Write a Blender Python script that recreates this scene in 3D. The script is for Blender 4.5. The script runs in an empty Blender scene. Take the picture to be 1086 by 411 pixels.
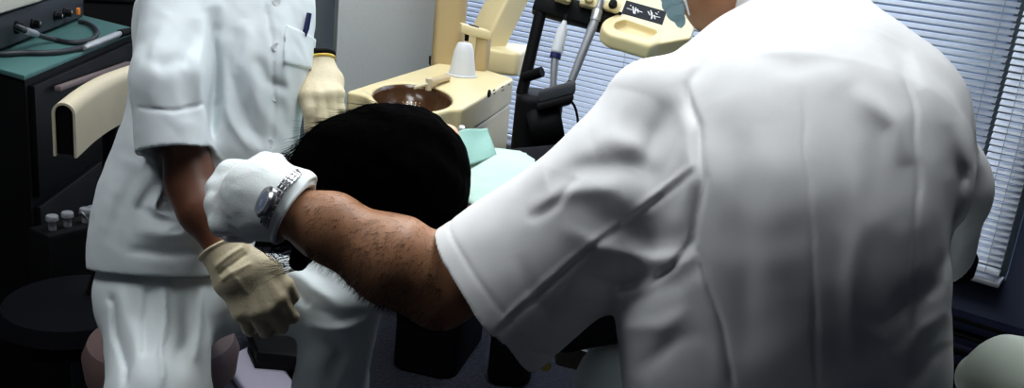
import bpy, bmesh, math, random
import numpy as np
from mathutils import Vector, Matrix
random.seed(7); rng = np.random.RandomState(5)
col = bpy.context.scene.collection

# ------------------------------------------------------------ camera frame
PITCH, ROLL, FOC, EYE = math.radians(17), math.radians(6), 1000.0, 1.35
A_ = np.array
_R0 = A_([1, 0, 0.]); FW = A_([0, math.cos(PITCH), -math.sin(PITCH)]); _U0 = A_([0, math.sin(PITCH), math.cos(PITCH)])
RX = math.cos(ROLL)*_R0 + math.sin(ROLL)*_U0
UY = -math.sin(ROLL)*_R0 + math.cos(ROLL)*_U0
EO = A_([0, 0, EYE]); ZU = A_([0, 0, 1.])
def at(x, y, d):
    return EO + d*(FW + (x-543)/FOC*RX - (y-205.5)/FOC*UY)
def atz(x, y, z):
    v = FW + (x-543)/FOC*RX - (y-205.5)/FOC*UY
    return EO + (z-EYE)/v[2]*v
def proj(P):
    q = P - EO.astype(P.dtype); d = np.maximum(q@FW.astype(P.dtype), .05)
    return 543+FOC*(q@RX.astype(P.dtype))/d, 205.5-FOC*(q@UY.astype(P.dtype))/d
def unit(v):
    v = A_(v, float); return v/np.linalg.norm(v)

# ------------------------------------------------------------ naming
def link(o, parent=None):
    col.objects.link(o)
    if parent is not None: o.parent = parent
    return o
def tag(o, label, cat, group=None):
    o['label'] = label; o['category'] = cat
    if group: o['group'] = group
    return o
def thing(name, label, cat, loc=(0, 0, 0), group=None):
    o = bpy.data.objects.new(name, None); o.empty_display_size = .05
    o.location = Vector([float(c) for c in loc]); link(o)
    o.matrix_world = Matrix.Translation(o.location)
    return tag(o, label, cat, group)
def world_of(o):
    l = Vector((0, 0, 0))
    while o is not None: l = l + o.location; o = o.parent
    return l
def mesh_obj(name, verts, faces, mats, parent=None, smooth=True, fmat=None):
    """verts in world space; the object keeps its parent's origin"""
    me = bpy.data.meshes.new(name)
    V = np.asarray(verts, dtype=float).reshape(-1, 3)
    if parent is not None:
        org = A_(world_of(parent)); loc = None
    else:
        lo, hi = V.min(0), V.max(0); org = A_([(lo[0]+hi[0])/2, (lo[1]+hi[1])/2, lo[2]]); loc = org
    me.from_pydata((V-org).tolist(), [], faces if isinstance(faces, list) else faces.tolist())
    for m in (mats if isinstance(mats, (list, tuple)) else [mats]): me.materials.append(m)
    if smooth: me.polygons.foreach_set('use_smooth', [True]*len(me.polygons))
    if fmat is not None: me.polygons.foreach_set('material_index', fmat)
    me.update()
    o = bpy.data.objects.new(name, me)
    if loc is not None: o.location = Vector(loc)
    return link(o, parent)

# ------------------------------------------------------------ mesh builder for hard things
class MB:
    def __init__(s): s.v = []; s.f = []; s.m = []
    def add(s, V, F, mi=0):
        n = len(s.v); s.v += [list(map(float, p)) for p in V]; s.f += [[i+n for i in q] for q in F]; s.m += [mi]*len(F)
    def prism(s, poly, h0, h1, ax, ay, az, o, mi=0, bev=0.0, nb=3):
        """polygon (2D list) extruded along az between h0 and h1 with rounded rims"""
        ax, ay, az, o = map(lambda q: A_(q, float), (ax, ay, az, o))
        P = A_(poly, float); n = len(P)
        if np.sum(P[:, 0]*np.roll(P[:, 1], -1)-P[:, 1]*np.roll(P[:, 0], -1)) < 0: P = P[::-1]
        def inset(dd):
            a = P-np.roll(P, 1, 0); b = np.roll(P, -1, 0)-P
            a /= np.linalg.norm(a, axis=1)[:, None]+1e-9; b /= np.linalg.norm(b, axis=1)[:, None]+1e-9
            na = np.stack([-a[:, 1], a[:, 0]], 1); nb_ = np.stack([-b[:, 1], b[:, 0]], 1)
            m = na+nb_; k = np.maximum(1+np.sum(na*nb_, 1), .3)
            return P+dd*m/k[:, None]
        rings = []
        if bev > 0:
            for i in range(nb+1):
                t = i/nb*math.pi/2; rings.append((inset(bev*(1-math.sin(t))), h0+bev*(1-math.cos(t))))
            for i in range(nb+1):
                t = i/nb*math.pi/2; rings.append((inset(bev*(1-math.cos(t))), h1-bev*(1-math.sin(t))))
        else: rings = [(P, h0), (P, h1)]
        V = []; F = []
        for Q, h in rings: V += [o+ax*q[0]+ay*q[1]+az*h for q in Q]
        for r in range(len(rings)-1):
            for i in range(n): j = (i+1) % n; F.append([r*n+i, r*n+j, (r+1)*n+j, (r+1)*n+i])
        F.append(list(range(n))[::-1]); F.append([(len(rings)-1)*n+i for i in range(n)])
        if np.dot(np.cross(ax, ay), az) < 0: F = [q[::-1] for q in F]
        s.add(V, F, mi)
    def box(s, o, ax, ay, az, sx, sy, sz, bev=.003, mi=0):
        """box centred at o, full sizes"""
        ax, ay, az = unit(ax), unit(ay), unit(az)
        s.prism([(-sx/2, -sy/2), (sx/2, -sy/2), (sx/2, sy/2), (-sx/2, sy/2)], -sz/2, sz/2, ax, ay, az, o, mi, min(bev, sx*.45, sy*.45, sz*.45), 2)
    def tube(s, pts, r, n=12, mi=0, cap=True, flat=1.0):
        P = [A_(p, float) for p in pts]; R = r if isinstance(r, (list, tuple)) else [r]*len(P)
        t0 = unit(P[1]-P[0]); u = np.cross(t0, [0, 0, 1.]);
        if np.linalg.norm(u) < .2: u = np.cross(t0, [1., 0, 0])
        u = unit(u); V = []; F = []
        for i, p in enumerate(P):
            t = unit(P[min(i+1, len(P)-1)]-P[max(i-1, 0)]); u = unit(u-t*np.dot(u, t)); w = np.cross(t, u)
            for k in range(n):
                a = 2*math.pi*k/n; V.append(p+R[i]*(u*math.cos(a)+w*math.sin(a)*flat))
        for i in range(len(P)-1):
            for k in range(n): j = (k+1) % n; F.append([i*n+k, i*n+j, (i+1)*n+j, (i+1)*n+k])
        if cap: F.append(list(range(n))[::-1]); F.append([(len(P)-1)*n+k for k in range(n)])
        s.add(V, F, mi)
    def lathe(s, prof, o, az=(0, 0, 1), n=40, mi=0, sx=1, sy=1, ax=None):
        az = unit(az); ax = unit(ax if ax is not None else (np.cross(az, [0, 1, 0]) if abs(az[1]) < .9 else np.cross(az, [1, 0, 0])))
        ay = np.cross(az, ax); o = A_(o, float); V = []; F = []
        for r, h in prof:
            for k in range(n): a = 2*math.pi*k/n; V.append(o+ax*r*sx*math.cos(a)+ay*r*sy*math.sin(a)+az*h)
        for i in range(len(prof)-1):
            for k in range(n): j = (k+1) % n; F.append([i*n+k, i*n+j, (i+1)*n+j, (i+1)*n+k])
        s.add(V, F, mi)
    def build(s, name, mats, parent=None, smooth=True, sharp=35):
        o = mesh_obj(name, s.v, s.f, mats, parent, smooth, s.m)
        if smooth:
            bm = bmesh.new(); bm.from_mesh(o.data); lim = math.radians(sharp)
            for e in bm.edges:
                if len(e.link_faces) == 2 and e.calc_face_angle(0) > lim: e.smooth = False
            bm.to_mesh(o.data); bm.free()
        return o
def smooth_path(pts, n=8):
    """Catmull-Rom through points"""
    P = [A_(p, float) for p in pts]; P = [2*P[0]-P[1]]+P+[2*P[-1]-P[-2]]; out = []
    for i in range(1, len(P)-2):
        for k in range(n):
            t = k/n; a, b, c, d = P[i-1], P[i], P[i+1], P[i+2]
            out.append(.5*(2*b+(c-a)*t+(2*a-5*b+4*c-d)*t*t+(3*b-a-3*c+d)*t**3))
    out.append(P[-2]); return out
def rrect(w, h, r, n=6):
    out = []
    for cx, cy, a0 in ((w/2-r, h/2-r, 0), (-w/2+r, h/2-r, 90), (-w/2+r, -h/2+r, 180), (w/2-r, -h/2+r, 270)):
        for k in range(n+1):
            a = math.radians(a0+90*k/n); out.append((cx+r*math.cos(a), cy+r*math.sin(a)))
    return out

# ------------------------------------------------------------ distance-field modelling for soft shapes
def smin(a, b, k):
    if k <= 0: return np.minimum(a, b)
    h = np.maximum(k-np.abs(a-b), 0)/k
    return np.minimum(a, b)-h*h*k*.25
def seg(P, a, b, ra, rb, u=None, cap=None):
    a = A_(a, np.float32); b = A_(b, np.float32)
    ra = (ra, ra) if np.isscalar(ra) else ra; rb = (rb, rb) if np.isscalar(rb) else rb
    ax = b-a; L = float(np.linalg.norm(ax)); ax = ax/L
    if u is None: u = RX if abs(np.dot(ax, RX)) < .9 else UY
    u = A_(u, np.float32); u = u-ax*np.dot(u, ax); u = u/np.linalg.norm(u); w = np.cross(ax, u)
    q = P-a; h = q@ax; t = np.clip(h/L, 0, 1)
    r1 = ra[0]+(rb[0]-ra[0])*t; r2 = ra[1]+(rb[1]-ra[1])*t
    e = h-t*L; c = (r1+r2)*.5 if cap is None else cap
    k = np.sqrt(((q@u)/r1)**2+((q@w)/r2)**2+(e/c)**2)
    return (k-1)*np.minimum(r1, r2)
def chain(P, pts, k=.03, u=None):
    d = None
    for (a, ra), (b, rb) in zip(pts[:-1], pts[1:]):
        s = seg(P, a, b, ra, rb, u); d = s if d is None else smin(d, s, k)
    return d
def ell(P, c, r, ax=None):
    q = P-A_(c, np.float32)
    if ax is None: ax = (RX, FW, UY)
    k = sum(((q@unit(x).astype(np.float32))/rr)**2 for x, rr in zip(ax, r))
    return (np.sqrt(k)-1)*min(r)
def plane(P, c, n):
    return (P-A_(c, np.float32))@unit(n).astype(np.float32)
def folds(P, lst):
    """height field of cloth folds: ridges (h>0) and creases (h<0) that run along strokes on the garment"""
    X, Y = proj(P); out = np.zeros(len(P), np.float32)
    X = X+4.5*wav(P, .11, 71, 4); Y = Y+4.5*wav(P, .11, 72, 4)
    for st in lst:
        pts, w, h = st[0], st[1], st[2]; best = None; soft = w > 4
        Ls = [math.hypot(b[0]-a[0], b[1]-a[1]) for a, b in zip(pts[:-1], pts[1:])]; tot = sum(Ls); acc = 0; par = None
        if soft: w *= 1.15; h *= .85
        for (x0, y0), (x1, y1), l_ in zip(pts[:-1], pts[1:], Ls):
            dx, dy = x1-x0, y1-y0; L2 = dx*dx+dy*dy; t = np.clip(((X-x0)*dx+(Y-y0)*dy)/L2, 0, 1)
            d2 = (X-x0-t*dx)**2+(Y-y0-t*dy)**2; s_ = (acc+t*l_)/tot; acc += l_
            if best is None: best, par = d2, s_
            else: par = np.where(d2 < best, s_, par); best = np.minimum(best, d2)
        tp = np.maximum(np.sin(np.pi*np.clip(par, 0, 1)), 1e-6)**.8 if soft else np.clip(np.minimum(par, 1-par)*12+.25, 0, 1)
        out += h*np.exp(-best/(w*w))*tp
    return out
def wav(P, s, seed, n=5):
    r = np.random.RandomState(seed); out = np.zeros(len(P), np.float32)
    for i in range(n):
        k = r.normal(size=3).astype(np.float32); k *= (2*math.pi/s)/np.linalg.norm(k)*r.uniform(.6, 1.5)
        ph = r.uniform(0, 6.28); out += np.sin(P@k+ph+1.3*np.sin(P@(k[[1, 2, 0]]*.7)+ph))
    return out/n
def polygonise(fn, lo, hi, vox):
    B = 8; lo = A_(lo, float); n = np.ceil((A_(hi)-lo)/vox/B).astype(int)
    N = n*B+1; D = np.full(N, 1., np.float32)
    g = [lo[i]+(np.arange(n[i])*B+B/2)*vox for i in range(3)]
    C = np.stack(np.meshgrid(*g, indexing='ij'), -1).reshape(-1, 3).astype(np.float32)
    dc = fn(C); R = B*vox*1.0+.012
    idx = np.stack(np.meshgrid(*[np.arange(k) for k in n], indexing='ij'), -1).reshape(-1, 3)
    # coarse sign everywhere
    dcg = dc.reshape(n); 
    big = np.repeat(np.repeat(np.repeat(dcg, B, 0), B, 1), B, 2); D[:-1, :-1, :-1] = np.sign(big)
    near = idx[np.abs(dc) < R]; o = np.arange(B+1); OX, OY, OZ = np.meshgrid(o, o, o, indexing='ij')
    off = np.stack([OX.ravel(), OY.ravel(), OZ.ravel()], 1)
    for s in range(0, len(near), 1500):
        b = near[s:s+1500]; I = (b[:, None, :]*B+off[None]).reshape(-1, 3)
        P = (lo+I*vox).astype(np.float32); D[I[:, 0], I[:, 1], I[:, 2]] = fn(P)
    S = D < 0
    nx, ny, nz = N
    cell = np.zeros((nx-1, ny-1, nz-1), np.int8)
    for a in (0, 1):
        for b in (0, 1):
            for c in (0, 1): cell += S[a:nx-1+a, b:ny-1+b, c:nz-1+c]
    act = np.argwhere((cell > 0) & (cell < 8)); vid = -np.ones(cell.shape, np.int32); vid[tuple(act.T)] = np.arange(len(act))
    acc = np.zeros((len(act), 3)); cnt = np.zeros(len(act))
    for axis in range(3):
        o1, o2 = [k for k in range(3) if k != axis]
        for a in (0, 1):
            for b in (0, 1):
                p = act.copy(); p[:, o1] += a; p[:, o2] += b; q = p.copy(); q[:, axis] += 1
                d0 = D[tuple(p.T)]; d1 = D[tuple(q.T)]; m = (d0 < 0) != (d1 < 0)
                t = d0/(d0-d1+1e-12); e = p.astype(float); e[:, axis] += t
                acc[m] += e[m]; cnt[m] += 1
    V = lo+acc/cnt[:, None]*vox
    Fs = []
    for axis in range(3):
        o1, o2 = [(1, 2), (2, 0), (0, 1)][axis]
        sl0 = [slice(None)]*3; sl1 = [slice(None)]*3; sl0[axis] = slice(0, -1); sl1[axis] = slice(1, None)
        s0 = S[tuple(sl0)]; s1 = S[tuple(sl1)]; e = np.argwhere(s0 != s1)
        e = e[(e[:, o1] > 0) & (e[:, o2] > 0) & (e[:, o1] < N[o1]-1) & (e[:, o2] < N[o2]-1)]
        def vv(i, j):
            p = e.copy(); p[:, o1] -= i; p[:, o2] -= j; return vid[tuple(p.T)]
        q = np.stack([vv(1, 1), vv(0, 1), vv(0, 0), vv(1, 0)], 1); flip = ~s0[tuple(e.T)]
        q[flip] = q[flip][:, ::-1]; Fs.append(q)
    F = np.concatenate(Fs); F = F[(F >= 0).all(1)]
    return V, F
def sdf_obj(name, fn, lo, hi, vox, mats, parent=None):
    V, F = polygonise(fn, lo, hi, vox)
    if not len(F): print('EMPTY', name); return None
    o = mesh_obj(name, V, F, mats, parent, True)
    return o
def bounds(pts, m):
    P = A_([A_(p) for p in pts]); return P.min(0)-m, P.max(0)+m

# ------------------------------------------------------------ materials
def mat(name, c, rough=.6, metal=0, bump=None, mottle=None, sss=0, spec=.5, trans=None, coat=0, bscale=None, sheen=0):
    m = bpy.data.materials.new(name); m.use_nodes = True; nt = m.node_tree; b = nt.nodes['Principled BSDF']
    b.inputs['Base Color'].default_value = (*c, 1); b.inputs['Roughness'].default_value = rough
    b.inputs['Metallic'].default_value = metal; b.inputs['Specular IOR Level'].default_value = spec
    b.inputs['Coat Weight'].default_value = coat; b.inputs['Sheen Weight'].default_value = sheen
    tc = nt.nodes.new('ShaderNodeTexCoord')
    if sss:
        b.inputs['Subsurface Weight'].default_value = sss; b.inputs['Subsurface Radius'].default_value = (.01, .004, .002); b.inputs['Subsurface Scale'].default_value = 1
    if mottle:                      # (scale, amount)
        n = nt.nodes.new('ShaderNodeTexNoise'); n.inputs['Scale'].default_value = mottle[0]; n.inputs['Detail'].default_value = 5
        nt.links.new(tc.outputs['Object'], n.inputs['Vector'])
        mx = nt.nodes.new('ShaderNodeMix'); mx.data_type = 'RGBA'; k = mottle[1]
        mx.inputs[6].default_value = (*[max(x*(1-k), 0) for x in c], 1); mx.inputs[7].default_value = (*[min(x*(1+k), 1) for x in c], 1)
        nt.links.new(n.outputs['Fac'], mx.inputs[0]); nt.links.new(mx.outputs[2], b.inputs['Base Color'])
    if bump:                        # (scale, strength, distance)
        n2 = nt.nodes.new('ShaderNodeTexNoise'); n2.inputs['Scale'].default_value = bump[0]; n2.inputs['Detail'].default_value = 3
        nt.links.new(tc.outputs['Object'], n2.inputs['Vector'])
        bp = nt.nodes.new('ShaderNodeBump'); bp.inputs['Strength'].default_value = bump[1]; bp.inputs['Distance'].default_value = bump[2]
        nt.links.new(n2.outputs['Fac'], bp.inputs['Height']); nt.links.new(bp.outputs[0], b.inputs['Normal'])
    if trans:
        t = nt.nodes.new('ShaderNodeBsdfTranslucent'); t.inputs[0].default_value = (*trans[1], 1); ms = nt.nodes.new('ShaderNodeMixShader'); ms.inputs[0].default_value = trans[0]
        nt.links.new(b.outputs[0], ms.inputs[1]); nt.links.new(t.outputs[0], ms.inputs[2]); nt.links.new(ms.outputs[0], nt.nodes['Material Output'].inputs[0])
    return m
def emis(name, c, s):
    m = bpy.data.materials.new(name); m.use_nodes = True; nt = m.node_tree; nt.nodes.clear()
    e = nt.nodes.new('ShaderNodeEmission'); e.inputs[0].default_value = (*c, 1); e.inputs[1].default_value = s
    o = nt.nodes.new('ShaderNodeOutputMaterial'); nt.links.new(e.outputs[0], o.inputs[0]); return m
M = dict(
 coat=mat('white_cotton', (.80, .79, .80), .8, bump=(900, .25, .0008), mottle=(60, .03), sheen=.1),
 tunic=mat('white_tunic_cotton', (.72, .77, .80), .8, bump=(900, .25, .0008), mottle=(60, .03)),
 trouser=mat('white_trouser_cotton', (.72, .77, .79), .8, bump=(700, .3, .0008)),
 skin=mat('tanned_skin', (.36, .165, .08), .5, bump=(400, .4, .0006), mottle=(40, .2), sss=.15),
 dskin=mat('brown_skin', (.12, .042, .02), .45, bump=(400, .3, .0006), mottle=(40, .15), sss=.1),
 pskin=mat('pale_warm_skin', (.72, .40, .24), .5, bump=(300, .2, .0005), sss=.2),
 hair=mat('black_hair', (.0007, .0006, .0007), 1.0, spec=.01),
 armhair=mat('dark_arm_hair', (.006, .003, .002), .7, spec=.2),
 glove=mat('white_latex', (.80, .84, .84), .55, bump=(250, .35, .0012), sss=.1),
 glove_b=mat('cream_latex', (.60, .51, .34), .55, bump=(200, .5, .0014), mottle=(50, .12)),
 cream=mat('cream_enamel', (.78, .66, .38), .35, mottle=(12, .05)),
 tan=mat('tan_enamel', (.52, .39, .20), .45, mottle=(12, .06)),
 vinyl=mat('cream_vinyl', (.66, .58, .42), .5, bump=(350, .25, .0008), mottle=(30, .06)),
 vinyl2=mat('pale_green_vinyl', (.55, .60, .52), .5, bump=(350, .25, .0008), mottle=(30, .06)),
 black=mat('black_plastic', (.003, .003, .0035), .6, spec=.12),
 blackg=mat('black_gloss', (.003, .003, .004), .4, spec=.15),
 bowl=mat('brown_glazed_ceramic', (.06, .026, .011), .22, coat=.15, mottle=(9, .25)),
 teal=mat('teal_laminate', (.06, .15, .145), .45, mottle=(30, .08)),
 greyp=mat('grey_partition_laminate', (.50, .52, .52), .6, mottle=(160, .10), bump=(400, .2, .0006)),
 greyd=mat('dark_grey_panel', (.13, .15, .16), .6, mottle=(80, .08)),
 dgrey=mat('charcoal_metal', (.025, .028, .034), .45, spec=.3),
 steel=mat('brushed_steel', (.62, .63, .65), .4, .75),
 steeld=mat('dull_steel', (.36, .37, .40), .45, .6),
 mauve=mat('mauve_aluminium', (.20, .15, .15), .45, .3),
 orange=mat('orange_plastic', (.75, .22, .03), .4),
 devbox=mat('warm_grey_enamel', (.55, .53, .47), .45),
 mint=mat('mint_paper', (.50, .70, .63), .75, bump=(120, .4, .002), trans=(.15, (.6, .85, .78))),
 mintd=mat('teal_paper', (.20, .38, .34), .75, bump=(120, .3, .0015)),
 mask=mat('pale_blue_mask', (.36, .50, .58), .8, bump=(300, .3, .001)),
 navy=mat('navy_enamel', (.005, .007, .022), .6, spec=.2),
 wall=mat('painted_wall', (.16, .17, .19), .8, bump=(200, .1, .001)),
 wallb=mat('dark_blue_wall', (.035, .045, .085), .7, bump=(200, .1, .001)),
 ceil=mat('white_ceiling_tiles', (.45, .46, .46), .8),
 slat=mat('pale_blue_slat', (.76, .80, .86), .5, trans=(.15, (.72, .80, .92))),
 mull=mat('grey_mullion', (.12, .15, .15), .5),
 cup=mat('white_plastic_cup', (.80, .82, .84), .35, trans=(.3, (.9, .9, .95))),
 white=mat('white_print', (.8, .8, .8), .6),
 yellow=mat('yellow_band', (.80, .55, .10), .5),
 dark=mat('dark_upholstery', (.003, .003, .005), .7, bump=(200, .2, .001), spec=.08),
 dcloth=mat('dark_clothing', (.005, .005, .007), .95, spec=.05),
 shoe=mat('white_shoe_leather', (.6, .6, .58), .5),
 navyp=mat('navy_pen', (.01, .015, .08), .35),
 watchf=mat('blue_grey_dial', (.10, .13, .22), .15, .3),
 dusky=mat('dusky_vinyl', (.14, .085, .08), .6, bump=(350, .25, .0008)),
 shaded_beige=mat('shaded_beige_enamel', (.09, .07, .05), .5),  # beige darkened so the colour itself carries the shade around the pump box
 watchst=mat('watch_steel', (.42, .42, .44), .22, .95),
 gold=mat('brass', (.6, .4, .1), .3, 1),
 lav=mat('lavender_grey_enamel', (.32, .30, .38), .4),
)
def carpet_mat():
    m = mat('blue_loop_carpet', (.018, .022, .05), .95); nt = m.node_tree; b = nt.nodes['Principled BSDF']
    tc = nt.nodes.new('ShaderNodeTexCoord'); v = nt.nodes.new('ShaderNodeTexVoronoi'); v.inputs['Scale'].default_value = 90
    nt.links.new(tc.outputs['Object'], v.inputs['Vector']); r = nt.nodes.new('ShaderNodeValToRGB')
    r.color_ramp.elements[0].color = (.018, .020, .042, 1); r.color_ramp.elements[1].color = (.002, .003, .009, 1); r.color_ramp.elements[1].position = .6
    nt.links.new(v.outputs['Distance'], r.inputs[0]); nt.links.new(r.outputs[0], b.inputs['Base Color'])
    bp = nt.nodes.new('ShaderNodeBump'); bp.inputs['Distance'].default_value = .004; bp.inputs['Strength'].default_value = .6; bp.invert = True
    nt.links.new(v.outputs['Distance'], bp.inputs['Height']); nt.links.new(bp.outputs[0], b.inputs['Normal']); return m
M['carpet'] = carpet_mat()
def glass_mat():
    m = bpy.data.materials.new('window_glass'); m.use_nodes = True; nt = m.node_tree; nt.nodes.clear()
    t = nt.nodes.new('ShaderNodeBsdfTransparent'); g = nt.nodes.new('ShaderNodeBsdfGlossy'); g.inputs['Roughness'].default_value = .02
    x = nt.nodes.new('ShaderNodeMixShader'); x.inputs[0].default_value = .06; o = nt.nodes.new('ShaderNodeOutputMaterial')
    nt.links.new(t.outputs[0], x.inputs[1]); nt.links.new(g.outputs[0], x.inputs[2]); nt.links.new(x.outputs[0], o.inputs[0]); return m
M['glass'] = glass_mat()
# ============================================================ ROOM
E1 = A_([.817, -.576, 0]); E1 /= np.linalg.norm(E1); E2 = A_([-E1[1], E1[0], 0])
def rm(a, b, z): return E1*a+E2*b+ZU*z
WN = 3.2; A0, A1, B0 = -4.4, 2.4, -2.0; CZ = 2.55
def struct(o): o['kind'] = 'structure'; return o
def slab(name, a0, a1, b0, b1, z0, z1, m, parent=None, bev=.0):
    mb = MB(); mb.prism([(a0, b0), (a1, b0), (a1, b1), (a0, b1)], z0, z1, E1, E2, ZU, (0, 0, 0), 0, bev, 2); return mb.build(name, m, parent)
struct(slab('floor', A0-.1, A1+.1, B0-.1, WN+.12, -.08, 0, M['carpet']))
struct(slab('ceiling', A0-.1, A1+.1, B0-.1, WN+.12, CZ, CZ+.08, M['ceil']))
struct(slab('wall_left', A0-.1, A0, B0-.1, WN+.12, 0, CZ, M['wall']))
struct(slab('wall_right', A1, A1+.1, B0-.1, WN+.12, 0, CZ, M['wallb']))
struct(slab('wall_back', A0, A1, B0-.1, B0, 0, CZ, M['wall']))
def on_wall(x, y, n=WN):
    v = FW+(x-543)/FOC*RX-(y-205.5)/FOC*UY; P = EO+v*((n-EO@E2)/(v@E2)); return P
g = on_wall(1061, 293, WN-.07); ZS = g[2]; aR = g@E1; aM = on_wall(1069, 63, WN-.07)@E1; aL = A0+.35; aS = on_wall(830, 100)@E1
ZT = 2.3
mb = MB()
def wbox(mb, a0, a1, z0, z1, b0=WN, b1=WN+.12, bev=0): mb.prism([(a0, b0), (a1, b0), (a1, b1), (a0, b1)], z0, z1, E1, E2, ZU, (0, 0, 0), 0, bev, 2)
wbox(mb, A0, A1, 0, ZS-.03); wbox(mb, A0, A1, ZT, CZ); wbox(mb, A0, aL, ZS-.03, ZT); wbox(mb, aR+.01, A1, ZS-.03, ZT)
struct(mb.build('wall_window', M['wallb'], None))
struct(slab('baseboard_window', A0, A1, WN-.015, WN, 0, .10, M['navy'], None, .004))
struct(slab('trim_1', A0+.1, A1-.1, WN-.09, WN, ZS-.20, ZS-.165, M['navy'], None, .006))
struct(slab('trim_2', aL-.03, aR+.005, WN-.085, WN+.0, ZS-.035, ZS-.018, M['steeld'], None, .005))
segs = [(aL, aS), (aS, aM), (aM, aR)]
for i, (a0, a1) in enumerate(segs):
    w = MB(); t = .03
    for q in ((a0, a0+t, ZS-.03, ZT), (a1-t, a1, ZS-.03, ZT), (a0+t, a1-t, ZS-.03, ZS+t), (a0+t, a1-t, ZT-t, ZT)): wbox(w, *q, WN+.03, WN+.09, .004)
    wo = struct(w.build('window_%d' % (i+1), M['mull']))
    gl = MB(); wbox(gl, a0+t, a1-t, ZS+t, ZT-t, WN+.055, WN+.061); gl.build('pane', M['glass'], wo)
# venetian blinds
BL = ['long venetian blind of pale blue slats behind the dental unit and tray', 'venetian blind of pale slats behind the shoulder of the person in the white coat', 'narrow venetian blind of pale slats at the right edge beyond the dark mullion']
for i, (a0, a1) in enumerate(segs):
    a0 += .006; a1 -= .006; bz = WN-.05
    t = thing('venetian_blind', BL[i], 'blind', rm((a0+a1)/2, bz, ZS), 'venetian blinds on the window wall')
    mb = MB(); pitch = .0205; z = ZS+.03; tilt = math.radians(30); wd = .0127
    while z < ZT-.04:
        V = []; F = []; n = 6
        for k in range(n+1):
            s = (k/n*2-1); b = s*wd*math.cos(tilt); h = -s*wd*math.sin(tilt)+.0022*(1-s*s)
            for a in (a0, a1): V.append(rm(a, bz-b, z+h+.0044*(1-s*s)*0))
        for k in range(n): F.append([2*k, 2*k+1, 2*k+3, 2*k+2])
        mb.add(V, F); z += pitch
    o = mb.build('slats', M['slat'], t, True, 80)
    sm = o.modifiers.new('s', 'SOLIDIFY'); sm.thickness = .0006
    r = MB(); wbox(r, a0, a1, ZS-.004, ZS+.014, bz-.012, bz+.012, .004); r.build('bottom_rail', M['slat'], t)
    r = MB(); wbox(r, a0, a1, ZT-.03, ZT, bz-.02, bz+.02, .003); r.build('head_rail', M['steeld'], t)
    k = max(2, int((a1-a0)/.5)+1)
    for j in range(k):
        a = a0+.04+(a1-a0-.08)*j/(k-1); c = MB(); c.tube([rm(a, bz-.0145, ZS), rm(a, bz-.0145, ZT-.02)], .0009, 6); c.build('ladder_cord', M['steeld'], t)
# ceiling light panels (recessed fluorescent troffers)
def troffer(a, b, power, label, sx=1.2, sy=.6, colr=(.93, .98, 1.0)):
    t = thing('ceiling_light', label, 'ceiling light', rm(a, b, CZ-.04), 'recessed ceiling lights')
    f = MB(); 
    for q in ((-sx/2-.03, -sx/2, -sy/2-.03, sy/2+.03), (sx/2, sx/2+.03, -sy/2-.03, sy/2+.03), (-sx/2, sx/2, -sy/2-.03, -sy/2), (-sx/2, sx/2, sy/2, sy/2+.03)):
        f.prism([(a+q[0], b+q[2]), (a+q[1], b+q[2]), (a+q[1], b+q[3]), (a+q[0], b+q[3])], CZ-.045, CZ-.001, E1, E2, ZU, (0, 0, 0), 0, .003, 2)
    f.build('frame', M['steeld'], t)
    d = MB(); d.prism([(a-sx/2, b-sy/2), (a+sx/2, b-sy/2), (a+sx/2, b+sy/2), (a-sx/2, b+sy/2)], CZ-.03, CZ-.02, E1, E2, ZU, (0, 0, 0)); 
    d.build('diffuser', emis('lit_diffuser', colr, power/ (sx*sy*math.pi)), t)
LIGHTS = [(-.70, 1.30, 28, 'recessed ceiling light above the two people and the patient'), (-1.75, .05, 19, 'recessed ceiling light over the floor beside the teal counter'), (-1.7, 1.95, 26, 'recessed ceiling light over the dental unit')]
for L in LIGHTS: troffer(*L)

# ============================================================ PARTITION AND CUPBOARD
def vert_panel(name, pa, pb, th, z0, z1, m, parent=None, bev=.01):
    pa = A_([pa[0], pa[1], 0]); pb = A_([pb[0], pb[1], 0]); u = unit(pb-pa); n = A_([-u[1], u[0], 0]); L = np.linalg.norm(pb-pa)
    mb = MB(); mb.prism([(0, 0), (L, 0), (L, th), (0, th)], z0, z1, u, n, ZU, pa, 0, bev, 3); return mb.build(name, m, parent)
pA = at(357.5, 40, 3.15); pB = at(466, 40, 3.30)
t = thing('partition_screen', 'light grey laminate partition standing behind the spittoon unit', 'partition', ((pA+pB)/2)*[1, 1, 0])
vert_panel('panel', pA, pB, .05, .04, 2.1, M['greyp'], t, .02)
vert_panel('plinth', pA+[.01, .02, 0], pB+[-.01, .02, 0], .03, 0, .045, M['black'], t, .004)
pC = at(262, 40, 3.35); pD = at(356, 40, 3.42)
t = thing('tall_cupboard', 'dark grey tall cupboard behind the seated assistant, beside the light grey partition', 'cupboard', ((pC+pD)/2)*[1, 1, 0])
vert_panel('body', pC, pD, .40, .06, 2.0, M['greyd'], t, .008)
vert_panel('door', pC+[.004, -.02, 0], pD+[-.004, -.02, 0], .018, .08, 1.98, M['greyd'], t, .004)
vert_panel('plinth', pC+[.01, .03, 0], pD+[-.01, .03, 0], .35, 0, .06, M['black'], t, .004)
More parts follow.
